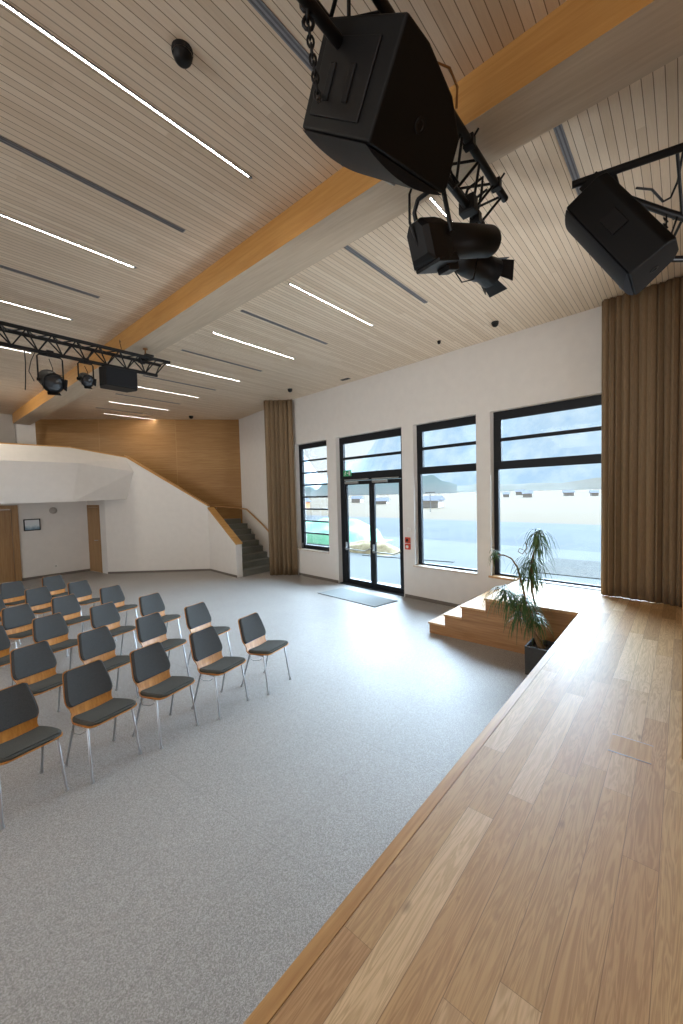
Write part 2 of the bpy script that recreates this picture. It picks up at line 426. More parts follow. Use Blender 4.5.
# recess below the gallery
b = MB(); b.box(2.68, 4.45, 14.6, 14.8, 0, 2.3); b.box(-9, 1.72, 14.6, 14.8, 0, 2.3); b.box(1.72, 2.68, 14.6, 14.8, 2.2, 2.3)
struct(b.build('wall_back', M['wall']))
r = empty('door_2', (0,0,0), 0, 'oak door at the far left under the gallery', 'door'); r['kind'] = 'structure'
m = MB(); m.box(2.53, 2.68, 14.56, 14.8, 0, 2.2); m.box(1.72, 1.84, 14.56, 14.8, 0, 2.2); m.box(1.84, 2.53, 14.56, 14.8, 2.08, 2.2); m.build('frame', M['door_oak'], r, .004)
lf = MB().box(1.845, 2.525, 14.62, 14.67, .01, 2.075).build('door_leaf', M['door_oak'], r, .003)
MB().tube([(1.95, 14.62, 1.0), (1.95, 14.57, 1.0), (2.08, 14.57, 1.0)], .01).build('handle', M['steel'], lf)
struct(MB().box(2.68, 4.44, 14.585, 14.6, 0, .07).build('baseboard_back', M['skirt']))
# side wall with the second oak door
P, Q = (4.44, 14.6), (4.585, 13.48)
struct(slab('wall_recess', P, Q, .2, 0, 2.3, M['wall'], 1), 'short white wall of the recess under the gallery', 'wall')
ang = math.atan2(Q[1]-P[1], Q[0]-P[0])
r = empty('door_3', (P[0], P[1], 0), ang, 'oak door in the recess beside the stair wall', 'door'); r['kind'] = 'structure'
m = MB(); m.box(.02, .09, -.01, .0, 0, 2.13); m.box(.72, .80, -.01, .0, 0, 2.13); m.box(.09, .72, -.01, 0, 2.06, 2.13); m.build('frame', M['door_oak'], r, .003)
lf = MB().box(.092, .718, -.007, -.001, .01, 2.055).build('door_leaf', M['door_oak'], r, .003)
MB().tube([(.64, -.007, 1.02), (.64, -.07, 1.02), (.54, -.07, 1.02)], .01).build('handle', M['steel'], lf)

# ------------------------------------------------------------------ stair wall, gallery, staircase
S0, S1, S2 = (4.585, 13.48), (6.69, 11.17), (6.54, 9.54)
def ztop(x): return 3.54 + (x-5.07)*(2.0-3.54)/(6.69-5.07)
# upper leaf: sloping top, cut square where the gallery joins
d = Vector((S1[0]-S0[0], S1[1]-S0[1], 0)); L = d.length; xg = (5.07-4.585)/d.x*L
m = MB()
prof = [(0,0), (L,0), (L,2.0), (xg,3.54), (0,3.54)]
n = len(prof); vs = [(p[0], 0, p[1]) for p in prof] + [(p[0], .18, p[1]) for p in prof]
m.add(vs, [tuple(range(n)), tuple(range(2*n-1, n-1, -1))] + [(i, n+i, n+(i+1) % n, (i+1) % n) for i in range(n)])
o = m.build('wall_balustrade', M['wall']); o.location = S0+(0,); o.rotation_euler = (0,0,math.atan2(d.y, d.x)); struct(o, 'white solid balustrade wall rising beside the staircase', 'wall')
m = MB(); vs = []
for (x_, z_) in ((xg-.05, 3.585), (L+.0, 2.0)):
    vs += [(x_, -.015, z_-.0), (x_, .2, z_-.0), (x_, .2, z_+.045), (x_, -.015, z_+.045)]
m.add(vs, [(0,1,2,3), (7,6,5,4), (0,4,5,1), (1,5,6,2), (2,6,7,3), (3,7,4,0)])
o = m.build('trim_2', M['cap']); o.location = S0+(0,); o.rotation_euler = (0,0,math.atan2(d.y, d.x)); struct(o)
o = slab('wall_balustrade_lower', S1, S2, .18, 0, (1.93, .93), M['wall'], 1); struct(o, 'low sloping white end of the balustrade wall at the stair foot', 'wall')
L2 = math.hypot(S1[0]-S2[0], S1[1]-S2[1])
m = MB(); vs = []
for (x_, z_) in ((0, 1.93), (L2+.015, .93)):
    vs += [(x_, -.015, z_), (x_, .2, z_), (x_, .2, z_+.04), (x_, -.015, z_+.04)]
m.add(vs, [(0,1,2,3), (7,6,5,4), (0,4,5,1), (1,5,6,2), (2,6,7,3), (3,7,4,0)])
o = m.build('trim_3', M['cap']); o.location = S1+(0,); o.rotation_euler = (0,0,math.atan2(S2[1]-S1[1], S2[0]-S1[0])); struct(o)
for nm, p, q in (('baseboard_stair', S0, S1), ('baseboard_stair_end', S1, S2)):
    struct(slab(nm, p, q, .012, 0, .06, M['skirt'], -1))

# gallery parapet: leaning band over an upright fascia, three facets
m = MB()
A = [(-9, 12.6, 2.26), (-9, 12.6, 3.30), (-9, 13.0, 3.75), (-9, 13.2, 3.75)]
B = [(3.50, 12.6, 2.26), (3.71, 12.6, 3.31), (3.63, 13.0, 3.76), (3.66, 13.2, 3.76)]
Cc = [(5.05, 12.98, 2.29), (5.22, 12.80, 3.12), (5.07, 12.97, 3.55), (5.18, 13.12, 3.55)]
for U, V in ((A, B), (B, Cc)):
    for i in range(3): m.add([U[i], V[i], V[i+1], U[i+1]], [(0,1,2,3)])
m.add([Cc[0], (5.2,13.0,2.29), (5.2,13.0,3.0), Cc[1]], [(0,1,2,3)])
o = m.build('wall_gallery', M['wall']); struct(o, 'white faceted gallery parapet with leaning top band', 'gallery')
m = MB()
for U, V in ((A, B), (B, Cc)):
    for k in range(2):
        m.add([(U[2+k][0], U[2+k][1], U[2][2]+z) for z in (0, .03)] + [(V[2+k][0], V[2+k][1], V[2][2]+z) for z in (.03, 0)], [(0,1,2,3)])
    m.add([(U[2][0],U[2][1],U[2][2]+.03), (V[2][0],V[2][1],V[2][2]+.03), (V[3][0],V[3][1],V[3][2]+.03), (U[3][0],U[3][1],U[3][2]+.03)], [(0,1,2,3)])
struct(m.build('trim_4', M['cap']))
m = MB(); m.add([(-9,12.6,2.26), (3.50,12.6,2.26), (5.05,12.98,2.29), (4.6,13.5,2.29), (4.6,14.8,2.29), (-9,14.8,2.28)], [(0,1,2,3,4,5)])
struct(m.build('ceiling_under_gallery', M['wall']))
m = MB(); m.add([(-9,13.1,2.6), (3.6,13.1,2.6), (5.0,13.1,2.6), (4.9,14.6,2.6), (3.6,16,2.6), (-9,16,2.6)], [(0,1,2,3,4,5)])
struct(m.build('floor_gallery', M['terrazzo']))

# staircase
r = empty('staircase', (7.2, 9.5, 0), 0, 'grey stone staircase rising behind the white balustrade wall', 'staircase')
RISE, GO = .168, .285
for i in range(8):
    ya = 9.50 + GO*i; yb = ya + GO + .02
    def xl(y): return 6.728 + .092*max(0, y-9.54)
    def xr(y): return min(8.36, 7.90 + (y-9.4)*.208, wx(y) if y < 9.65 else 9) - .008
    ql = [(xl(ya), ya), (xr(ya-.1*i/8), ya-.10*i/8), (xr(yb), yb), (xl(yb), yb)]
    vs = [(p[0]-7.2, p[1]-9.5) for p in ql]
    m = MB().prism(vs, max(0, RISE*i), RISE*(i+1)-.03)
    st = m.build('step', M['stair'], r)
    q2 = [(vs[0][0], vs[0][1]-.015), (vs[1][0], vs[1][1]-.015), vs[2], vs[3]]
    MB().prism(q2, RISE*(i+1)-.03, RISE*(i+1)).build('tread', M['stair'], st)
struct(MB().prism([(6.95,11.8), (8.33,11.8), (4.9,14.7), (4.9,13.45), (6.9,11.4), (6.9,11.8)], 0, 1.51).build('floor_landing', M['stair']))
# handrail on the panel wall and the white wall
r = empty('handrail', (0,0,0), 0, 'slim oak handrail fixed along the panelled wall above the stairs', 'handrail')
MB().tube([(6.3, 13.52, 3.0), (7.0, 12.92, 2.35), (7.55, 12.45, 1.97), (8.26, 11.84, 1.87), (8.22, 11.3, 1.84), (7.97, 10.1, 1.34), (7.86, 9.6, 1.1)], .024, 8).build('rail', M['oak'], r)
for p, q in (((7.7, 12.33, 1.90), (7.76, 12.38, 1.88)), ((8.10, 10.75, 1.58), (8.17, 10.73, 1.55))):
    MB().tube([p, q], .009, 6).build('bracket', M['steel'], r)

# small things on the back wall
r = empty('wall_picture', (2.994, 14.6, 1.605), 0, 'small framed picture in dark frame on the white wall under the gallery', 'picture')
w, h = .2, .17
m = MB(); m.box(-w, w, -.03, 0, h-.025, h); m.box(-w, w, -.03, 0, -h, -h+.025); m.box(-w, -w+.025, -.03, 0, -h+.025, h-.025); m.box(w-.025, w, -.03, 0, -h+.025, h-.025); m.build('frame', M['black'], r)
pm = NT('print'); x, y, z = pm.xyz(); f = pm.noise(pm.vec(x, 0, z), 9, 3)
zf = pm.math('ADD', z, pm.math('MULTIPLY', f, .16))
M['picture'] = pm.fin(pm.ramp(pm.math('ADD', pm.math('MULTIPLY', zf, 2.2), .4), [(.3, rgb(110,140,160)), (.45, rgb(170,190,205)), (.55, rgb(214,222,228)), (1, rgb(226,230,234))]), .4)
MB().box(-w+.025, w-.025, -.015, 0, -h+.025, h-.025).build('print', M['picture'], r)
r = empty('wall_speaker', (3.53, 14.6, 2.0), 0, 'round pale wall speaker high on the white wall under the gallery', 'speaker')
MB().lathe([(.0,.05), (.085,.05), (.1,.035), (.1,0)], (0,0,0), (0,-1,0), 20).build('cover', M['wall_grey'], r)
r = empty('wall_socket', (3.52, 14.6, .30), 0, 'small white socket low on the white wall under the gallery', 'socket')
MB().box(-.04, .04, -.012, 0, -.04, .04).build('plate', M['white'], r, .003)
MB().lathe([(.022,0), (.022,.004), (0,.004)], (0,-.012,0), (0,-1,0), 14).build('insert', M['wall_grey'], r)

# ------------------------------------------------------------------ stage with rim, pier, landing and steps
SX = 5.78
m = MB(); m.prism([(-9, -6.95), (wx(-6.95)-.005, -6.95), (wx(2.2)-.005, 2.2), (SX, 2.2), (SX, .94), (-9, .94)], 0, ST)
struct(m.build('floor_stage', M['stage']), 'oak plank stage floor', 'stage')
m = MB(); m.box(-9, SX-.001, .943, 1.0, .0, ST); struct(m.build('trim_5', M['oak']), 'oak edge strip along the stage front', 'edge')
m = MB(); m.add([(2.98, -.006, ST), (2.98, -.5, ST), (3.25, -.5, ST), (3.25, -.006, ST), (2.98, .030, CE), (2.98, -.5, CE), (3.25, -.5, CE), (3.25, .030, CE)], [(0,1,2,3), (7,6,5,4), (0,3,7,4), (1,0,4,5), (2,1,5,6), (3,2,6,7)])
struct(m.build('trim_6', M['door_oak']), 'pale wood stage portal post at the edge of the stage', 'post')

r = empty('stage_steps', (SX, 3.1, 0), 0, 'oak steps with four treads from the hall floor up to the stage', 'steps')
ys = [3.12, 2.85, 2.57, 2.2]; zs = [.175, .35, .525]
# stepped cheek facing the hall
m = MB()
poly = [(1.0-3.1+.001, 0), (3.12-3.1, 0), (3.12-3.1, .145), (2.85-3.1, .145), (2.85-3.1, .32), (2.57-3.1, .32), (2.57-3.1, .495), (2.2-3.1, .495), (2.2-3.1, .66), (1.0-3.1+.001, .66)]
n = len(poly); vs = [(-.02, p[0], p[1]) for p in poly] + [(-.001, p[0], p[1]) for p in poly]
m.add(vs, [tuple(range(n)), tuple(range(2*n-1, n-1, -1))] + [(i, (i+1) % n, n+(i+1) % n, n+i) for i in range(n)])
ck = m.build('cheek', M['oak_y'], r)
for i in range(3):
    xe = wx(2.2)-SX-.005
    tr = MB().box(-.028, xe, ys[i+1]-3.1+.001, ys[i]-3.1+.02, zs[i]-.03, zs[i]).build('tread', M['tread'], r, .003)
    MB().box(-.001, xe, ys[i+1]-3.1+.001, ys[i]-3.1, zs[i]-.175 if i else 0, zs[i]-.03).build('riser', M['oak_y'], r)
MB().box(-.028, xe, 2.2-3.1, 2.2-3.1+.02, .67, ST+.0005).build('tread', M['tread'], r, .003)
MB().box(-.028, -.001, 1.0-3.1+.001, 2.2-3.1-.0005, .66, ST+.0005).build('edge_strip', M['tread'], r, .002)
# floor hatch in the stage
r = empty('floor_hatch', (2.92, .23, ST), math.radians(0), 'flush oak floor socket hatch with thin metal edge set in the stage', 'hatch')
MB().box(-.1, .1, -.1, .1, 0, .0025).build('lid', M['stage_hatch'] if 'stage_hatch' in M else M['tread'], r)
for a_ in ((-.104,-.1,-.104,.104), (.1,.104,-.104,.104)): MB().box(a_[0], a_[1], a_[2], a_[3], 0, .003).build('rim', M['steel'], r)

# ------------------------------------------------------------------ floor mat
o = MB()
mp = [(6.56, 6.42), (6.40, 4.68), (7.05, 4.55), (7.24, 6.27)]
o.prism([(p[0]-6.8, p[1]-5.5) for p in mp], 0, .012)
o = o.build('door_mat', M['mat']); o.location = (6.8, 5.5, .0005); tag(o, 'flat grey entrance mat on the floor before the glass door', 'mat')

# ------------------------------------------------------------------ curtains
def curtain(name, path, z0, z1, amp, pitch, label, seed):
    rnd = random.Random(seed); pts = [Vector(p+(0,)) for p in path]
    seg = []; tot = 0
    for a, c in zip(pts, pts[1:]): seg.append((a, c, tot, (c-a).length)); tot += (c-a).length
    N = int(tot/pitch*12); ph = 0; cols = []
    amps = [rnd.uniform(.7, 1.25) for _ in range(400)]; pw = [rnd.uniform(.8, 1.25) for _ in range(400)]
    acc = 0
    for i in range(N+1):
        s = tot*i/N
        for a, c, t0, l in seg:
            if s <= t0+l+1e-6: break
        d = (c-a)/l; p = a + d*(s-t0); nrm = Vector((-d.y, d.x, 0))
        k = int(acc); acc += 1/12*pw[k % 400]
        cols.append((p, d, nrm, 2*PI*acc, amps[k % 400]))
    rows = []; NZ = 14
    for j in range(NZ+1):
        t = j/NZ; z = z0 + (z1-z0)*t; row = []
        w = .75+.35*(1-t)
        for (p, d, nrm, ph, am) in cols:
            off = amp*am*w*math.sin(ph) + amp*.3*math.sin(ph*.37+2*t) + .012*math.sin(ph*.21+seed)*(1-t)
            slip = amp*.35*math.sin(2*ph+.6)
            q = p + nrm*off + d*slip
            row.append((q.x-path[0][0], q.y-path[0][1], z + 0 - z0))
        rows.append(row)
    o = MB().grid(rows).build(name, M['curtain']); o.location = (path[0][0], path[0][1], z0)
    sd = o.modifiers.new('thick', 'SOLIDIFY'); sd.thickness = .004
    return tag(o, label, 'curtain')
curtain('curtain', [(6.90, .93), (6.86, .5), (6.80, -.1), (6.70, -1.4)], ST+.004, CE-.012, .042, .088, 'floor-length brown curtain on the stage beside the widest window', 3)
curtain('curtain', [(7.22, 8.98), (7.33, 8.82), (7.50, 8.64), (7.66, 8.44), (7.70, 8.30)], .015, CE-.012, .05, .13, 'floor-length brown curtain between the staircase and the narrow window', 5)

# ------------------------------------------------------------------ ceiling lights, slots, small devices
def fixture(X0, X1, Y, label):
    L = X1-X0
    r = empty('ceiling_light', ((X0+X1)/2, Y, CE), 0, label, 'light', 'ceiling light strips')
    m = MB(); m.box(-L/2, L/2, -.0115, -.0055, -.012, -.0005); m.box(-L/2, L/2, .0055, .0115, -.012, -.0005); m.box(-L/2-.012, -L/2, -.0115, .0115, -.012, -.0005); m.box(L/2, L/2+.03, -.0115, .0115, -.012, -.0005)
    m.build('housing', M['alu'], r)
    MB().box(-L/2, L/2, -.0055, .0055, -.009, -.001).build('diffuser', M['led'], r)
Yl = [3.79+2.02*k for k in range(6)]
nmR = ['nearest the stage', 'second from the stage', 'third from the stage', 'fourth from the stage', 'fifth from the stage', 'farthest from the stage']
xr0 = [3.54, 3.70, 3.93, 4.12, 4.28, 4.75]; xr1 = [5.28, 5.47, 5.63, 5.77, 5.93, 6.38]
Yl[5] = 13.6
fixture(3.39, 5.12, 1.77, 'lit ceiling strip light seen through the end of the nearest truss')
for k in range(6):
    fixture(xr0[k], xr1[k], Yl[k], 'lit ceiling strip light on the window side of the beam, ' + nmR[k])
nmL = ['nearest the stage', 'second from the stage', 'third from the stage', 'fourth from the stage']
for k, Y in enumerate((2.77, 4.81, 6.85, 8.88)):
    x1 = [2.16, 2.07, 2.01, 1.96][k]
    fixture(x1-1.76, x1, Y, 'lit ceiling strip light on the left side of the beam, ' + nmL[k])
def slot(X0, X1, Y, w, label):
    L = X1-X0
    r = empty('ceiling_slot', ((X0+X1)/2, Y, CE), 0, label, 'air slot', 'grey ceiling air slots')
    MB().box(-L/2, L/2, -w/2, w/2, -.008, -.0005).build('frame', M['alu'], r)
    for s in (-1, 1): MB().box(-L/2+.01, L/2-.01, s*w*.24-w*.1, s*w*.24+w*.1, -.010, -.0085).build('gap', M['alu2'], r)
    return r
for k, (a, c, Y) in enumerate(((3.32, 5.1, .735), (3.41, 5.2, 2.79), (3.56, 5.36, 4.84), (3.74, 5.53, 6.89), (3.92, 5.68, 8.9), (4.1, 5.8, 10.9), (4.3, 5.95, 12.9))):
    slot(a, c, Y, .055, 'grey slot on the window side of the beam, ' + ['over the stage edge', 'second from the stage edge', 'third from the stage edge', 'fourth from the stage edge', 'fifth from the stage edge', 'sixth from the stage edge', 'last before the panel wall'][k])
for k, (a, c, Y) in enumerate(((.5, 2.26, 1.775), (.4, 2.15, 3.815), (.3, 2.06, 5.86), (.25, 2.0, 7.9))):
    slot(a, c, Y, .055, 'grey slot on the left side of the beam, ' + ['behind the large speaker', 'second from the stage', 'third from the stage', 'fourth from the stage'][k])
def dome(X, Y, R, label, cat='ceiling dome', stem=.0):
    r = empty('ceiling_dome', (X, Y, CE), 0, label, cat)
    MB().lathe([(R, 0), (R, -.02), (R*.96, -.03)], (0,0,-.0005), (0,0,1), 20).build('base', M['black'], r)
    MB().lathe([(R*.93, -.03)] + [(R*.93*math.cos(t*PI/12), -.03-R*.9*math.sin(t*PI/12)) for t in range(1, 7)], (0,0,0), (0,0,1), 20).build('dome_cover', M['blackplastic'], r)
dome(1.33, 2.29, .06, 'black dome on the boards between the first two left lights')
dome(6.56, 2.31, .055, 'black dome on the ceiling near the brown stage curtain')
dome(6.66, 3.33, .03, 'tiny black dome on the ceiling above the middle tall window')
dome(6.95, 7.56, .06, 'black dome on the ceiling above the narrow window')
dome(6.90, 12.3, .07, 'black dome on the ceiling before the panelled wall')
r = empty('ceiling_vent', (7.29, 6.03, CE), 0, 'small dark rectangular vent at the ceiling edge above the glass door', 'vent')
MB().box(-.05, .05, -.12, .12, -.008, -.0005).build('frame', M['black'], r)

# ------------------------------------------------------------------ chairs
def chair_shell():
    # side profile (y, z, half width, dish)
    P = [(-.220,.452,.10,0), (-.217,.457,.165,0), (-.203,.464,.20,.0), (-.178,.466,.212,.001), (-.11,.460,.217,.004), (-.03,.448,.218,.008), (.06,.434,.210,.01), (.105,.432,.195,.01),
         (.140,.444,.180,.01), (.160,.470,.172,.01), (.171,.50,.178,.01), (.184,.54,.197,.012), (.196,.572,.202,.014), (.212,.615,.198,.016), (.236,.68,.188,.018), (.262,.74,.177,.02), (.279,.78,.169,.02), (.286,.797,.160,.02), (.289,.804,.14,.02)]
    return [(y - (.025 if i > 8 else .01), z, w, d) for i, (y, z, w, d) in enumerate(P)]
def strip(P, off, inset, n=8):
    rows = []
    for i, (y, z, w, ds) in enumerate(P):
        a = P[max(0, i-1)]; c = P[min(len(P)-1, i+1)]
        t = Vector((0, c[0]-a[0], c[1]-a[1])).normalized(); nr = Vector((0, -t.z, t.y))   # towards the sitter
        row = []
        for k in range(n+1):
            u = -1 + 2*k/n
            p = Vector((u*(w-inset), y, z)) + nr*(off + ds*(u*u-1) )
            row.append(tuple(p))
        rows.append(row)
    return rows
def solid(mb, P, o0, o1, inset0, inset1, mi=0):
    A = strip(P, o0, inset0); B = strip(P, o1, inset1); n = len(A[0])
    mb.grid(A, mi, True); mb.grid(B, mi, True)
    def edge(r0, r1): mb.grid([r0, r1], mi, True)
    edge(A[0], B[0]); edge(A[-1], B[-1]); edge([r[0] for r in A], [r[0] for r in B]); edge([r[-1] for r in A], [r[-1] for r in B])
def interp(P, i, t): return tuple(P[i][k]*(1-t)+P[i+1][k]*t for k in range(4))
def make_chair():
    root = empty('stacking_chair')
    P = chair_shell()
    m = MB(); solid(m, P, 0, -.012, 0, 0); m.build('shell', M['ply'], root)
    bp = [(.152, .518, .165, .011), (.155, .527, .180, .011), (.161, .545, .192, .012)] + [(p[0], p[1], p[2]-.006, p[3]) for p in P[12:17]] + [(.2585,.791,.150,.02), (.261,.797,.13,.02)]
    m = MB()
    A = strip(bp, .001, 0); B = strip(bp, .024, .007)
    solid(m, bp, .001, .019, 0, .002); solid(m, bp[1:-1], .019, .027, .003, .016); m.build('back_pad', M['pad'], root)
    sp = [(-.222,.459,.135,0), (-.211,.464,.188,0)] + [(p[0], p[1], p[2]-.007, p[3]) for p in P[3:8]] + [(.106,.436,.172,.01)]
    m = MB(); solid(m, sp, .001, .02, 0, .003); solid(m, sp[1:-1], .02, .029, .005, .02); m.build('seat_pad', M['pad2'], root)
    legs = []
    for s in (-1, 1):
        legs.append(MB().tube([(s*.207,-.207,.0), (s*.19,-.145,.425), (s*.185,-.13,.434)], .0095, 8).build('leg', M['chrome'], root))
        legs.append(MB().tube([(s*.207,.207,.0), (s*.185,.075,.418), (s*.18,.06,.425)], .0095, 8).build('leg', M['chrome'], root))
    m = MB()
    for s in (-1, 1): m.tube([(s*.187,-.135,.428), (s*.184,.065,.426)], .010, 8)
    m.tube([(-.185,-.10,.428), (.185,-.10,.428)], .009, 8); m.tube([(-.182,.04,.424), (.182,.04,.424)], .009, 8)
    m.build('under_frame', M['chrome'], root)
    m = MB(); m.tube([(-.187,-.12,.40), (-.225,-.10,.385), (-.235,-.02,.375), (-.225,.04,.385), (-.187,.055,.40)], .004, 6); m.build('row_connector', M['chrome'], root)
    for k, (s, t) in enumerate(((-1,-1), (-1,1), (1,-1), (1,1))):
        MB().lathe([(.015,0), (.015,.012), (.011,.022)], (s*.207, t*.207, 0), (0,0,1), 10).build('floor_glide', M['steel'], legs[k])
    return root
rows = [(3.87, [3.01, 2.375, 1.76, 1.20, .635]), (4.92, [2.88, 2.26, 1.62, 1.03]), (6.05, [2.75, 2.09, 1.44, .83]), (7.13, [2.60, 1.90, 1.30]), (8.25, [2.42, 1.80, 1.16]), (9.31, [2.27, 1.63])]
rn = ['front row', 'second row', 'third row', 'fourth row', 'fifth row', 'rearmost row']
pn = ['at the window end of the', 'second from the window end of the', 'third from the window end of the', 'fourth from the window end of the', 'fifth from the window end of the']
proto = make_chair(); first = True
jit = random.Random(4)
for ri, (Y, xs) in enumerate(rows):
    for ci, X in enumerate(xs):
        o = proto if first else copy_tree(proto); first = False
        dy = {(1,1): .04, (3,0): .10, (3,2): -.10}.get((ri, ci), 0)
        o.location = (X, Y+dy, 0); o.rotation_euler = (0,0,math.radians(11.5 + jit.uniform(-1.5, 1.5)))
        tag(o, 'grey-padded plywood chair ' + pn[ci] + ' ' + rn[ri], 'chair', 'stacking chairs set out in rows')

# ------------------------------------------------------------------ plant
r = empty('potted_plant', (5.30, 1.30, 0), 0, 'tall drooping dragon-tree plant in a dark square planter beside the steps', 'plant')
def L_(y, z, x=5.30): return (x-5.30, y-1.30, z)
m = MB()
h = .36; w0, w1 = .172, .178
def ring(w, z): return [(-w,-w,z), (w,-w,z), (w,w,z), (-w,w,z)]
vs = ring(w0, 0)+ring(w1, h)+ring(w1-.02, h)+ring(w1-.025, h-.06)
fs = [(3,2,1,0)]
for k in range(3):
    for i in range(4): fs.append((k*4+i, k*4+(i+1) % 4, k*4+4+(i+1) % 4, k*4+4+i))
m.add(vs, fs); m.build('planter', M['planter'], r, .004)
m = MB(); m.add(ring(w1-.026, h-.05), [(0,1,2,3)]); m.build('soil', M['soil'], r)
stems = [
    [L_(1.31,.28), L_(1.36,.62), L_(1.43,1.0), L_(1.46,1.25), L_(1.42,1.42)],
    [L_(1.43,1.05), L_(1.44,1.35), L_(1.40,1.5,5.26), L_(1.36,1.62,5.24), L_(1.345,1.74,5.24)],
    [L_(1.30,.28,5.27), L_(1.40,.55,5.22), L_(1.47,.85,5.2), L_(1.52,1.1,5.2), L_(1.58,1.32,5.2), L_(1.65,1.42,5.2), L_(1.74,1.455,5.2), L_(1.84,1.45,5.2)],
    [L_(1.29,.28,5.35), L_(1.42,.50,5.30), L_(1.56,.80,5.22), L_(1.66,.98,5.2), L_(1.72,1.0,5.2)],
    [L_(1.33,.28,5.26), L_(1.40,.5,5.24), L_(1.48,.78,5.22), L_(1.50,.92,5.22)]]
for k, s in enumerate(stems):
    n = len(s); MB().tube(s, [.016-.008*i/(n-1) for i in range(n)], 7).build('stem', M['bark'], r)
MB().tube([L_(1.44,1.35), L_(1.52,1.52), L_(1.58,1.54), L_(1.6,1.5), L_(1.55,1.47), L_(1.49,1.55), L_(1.51,1.63)], .005, 6).build('stem', M['bark'], r)
def tuft(c, n, ln, seed, droop=1.0, up=.25):
    rnd = random.Random(seed); m = MB(); c = Vector(c)
    for i in range(n):
        a = rnd.uniform(0, 2*PI); L = ln*rnd.uniform(.6, 1.1); el = rnd.uniform(-.2, 1.0)*up*4
        d = Vector((math.cos(a), math.sin(a), el)).normalized(); p = c + Vector((rnd.uniform(-.02,.02), rnd.uniform(-.02,.02), rnd.uniform(-.06,.06)))
        side = Vector((-math.sin(a), math.cos(a), 0)); N = 7; wd = rnd.uniform(.0055, .0095); A = []
        v = d.copy()
        for k in range(N+1):
            t = k/N; ww = wd*(1-t)**.6*(.6+.4*min(1, t*6))
            A.append((p-side*ww, p+side*ww))
            v = (v + Vector((0,0,-.42*droop))).normalized(); p = p + v*(L/N)
        vs = [q for ab in A for q in ab]
        m.add(vs, [(2*k, 2*k+1, 2*k+3, 2*k+2) for k in range(N)], 0, True)
    return m.build('foliage', M['leaf'], r)
tuft(L_(1.345,1.74,5.24), 60, .40, 1); tuft(L_(1.35,1.60,5.24), 30, .36, 11)
tuft(L_(1.44,1.40), 75, .46, 2); tuft(L_(1.46,1.22), 55, .42, 12)
tuft(L_(1.86,1.46,5.2), 26, .20, 3)
tuft(L_(1.73,.98,5.2), 90, .46, 4); tuft(L_(1.66,.90,5.2), 40, .4, 14)
tuft(L_(1.51,.92,5.22), 90, .46, 5)
tuft(L_(1.39,.72,5.2), 70, .38, 6); tuft(L_(1.58,.72,5.24), 40, .36, 16)

# ------------------------------------------------------------------ trusses
def truss(name, X0, X1, Y0, zt, label, w=.23, h=.215, r_=.025, axis='x', stag=.16):
    """two top chords and one bottom chord"""
    root = empty(name, (X0, Y0, zt) if axis == 'x' else (Y0, X0, zt), 0 if axis == 'x' else PI/2, label, 'truss')
    L = X1-X0
    MB().tube([(0,0,0), (L,0,0)], r_, 12).build('chord', M['black'], root)
    MB().tube([(0,w,0), (L-.04,w,0)], r_, 12).build('chord', M['black'], root)
    MB().tube([(0,w/2,-h), (L-stag,w/2,-h)], r_, 12).build('chord', M['black'], root)
    n = int(round((L-.25)/.27)); st = (L-.25)/n
    for nm, A, B in (('bracing', (0,0), (w/2,-h)), ('bracing', (w,0), (w/2,-h)), ('bracing', (0,0), (w,0))):
        m = MB()
        for i in range(n):
            x0 = .04+i*st; x1 = x0+st/2; x2 = x0+st
            m.tube([(x0,A[0],A[1]), (x1,B[0],B[1])], .0095, 6); m.tube([(x1,B[0],B[1]), (x2,A[0],A[1])], .0095, 6)
        m.build(nm, M['black'], root)
        MB().tube([(L-.05,A[0],A[1]), (L-stag-.03 if B[1] else L-.06, B[0], B[1])], .0095, 6).build('end_strut', M['black'], root)
    return root
TA = truss('lighting_truss', -.6, 3.21, 1.05, 4.48, 'black lattice truss carrying the large speaker close to the stage')
TB_ = truss('lighting_truss', -.6, 3.23, 6.35, 4.48, 'black lattice truss hung across the hall beyond the stage')
# hangers belong to their truss
def hanger(root, lx, ly_, zc, beam=True):
    # from the top chords up to the beam or ceiling
    H = zc-4.48
    MB().lathe([(.035, H), (.035, H-.015), (.012, H-.02), (.012, H-.08), (.02, H-.08), (.02, H-.1), (.009, H-.1), (.009, .03)], (lx, ly_, 0), (0,0,1), 12).build('hanger', M['copper'], root)
    m = MB(); m.box(lx-.06, lx+.06, -.045, .275, .02, .045)
    m.lathe([(.036,-.03), (.036,.03)], (lx-.03, 0, 0), (1,0,0), 12); m.lathe([(.036,-.03), (.036,.03)], (lx-.03, .23, 0), (1,0,0), 12)
    m.box(lx-.03, lx+.03, -.03, .03, -.04, .05); m.box(lx-.03, lx+.03, .2, .26, -.04, .05)
    m.build('clamp', M['black'], root, .004)
hanger(TB_, 2.90+.6, .115, 4.649); hanger(TB_, .3, .115, CE-.001); hanger(TA, .35, .115, CE-.001); hanger(TA, 1.2, .115, CE-.001)
m = MB(); m.tube([(2.5+.6,.0,.03), (2.48+.6,.0,.13), (2.5+.6,.05,.18), (2.53+.6,.1,.17)], .005, 6).build('cable', M['black'], TB_)
m = MB(); m.tube([(1.36+.6,.115,-.215), (1.36+.6,.1,-.4), (1.35+.6,.1,-.62), (1.34+.6,.1,-.75)], .006, 6); m.tube([(1.48+.6,.115,-.215), (1.42+.6,.1,-.36), (1.39+.6,.1,-.5), (1.44+.6,.1,-.62)], .005, 6); m.build('cable', M['black'], TB_)
m = MB(); m.tube([(2.2+.6,.1,-.2), (2.3+.6,.08,-.28), (2.42+.6,.05,-.33), (2.5+.6,.05,-.25), (2.46+.6,.1,-.16), (2.36+.6,.1,-.2), (2.34+.6,.06,-.33)], .007, 6)
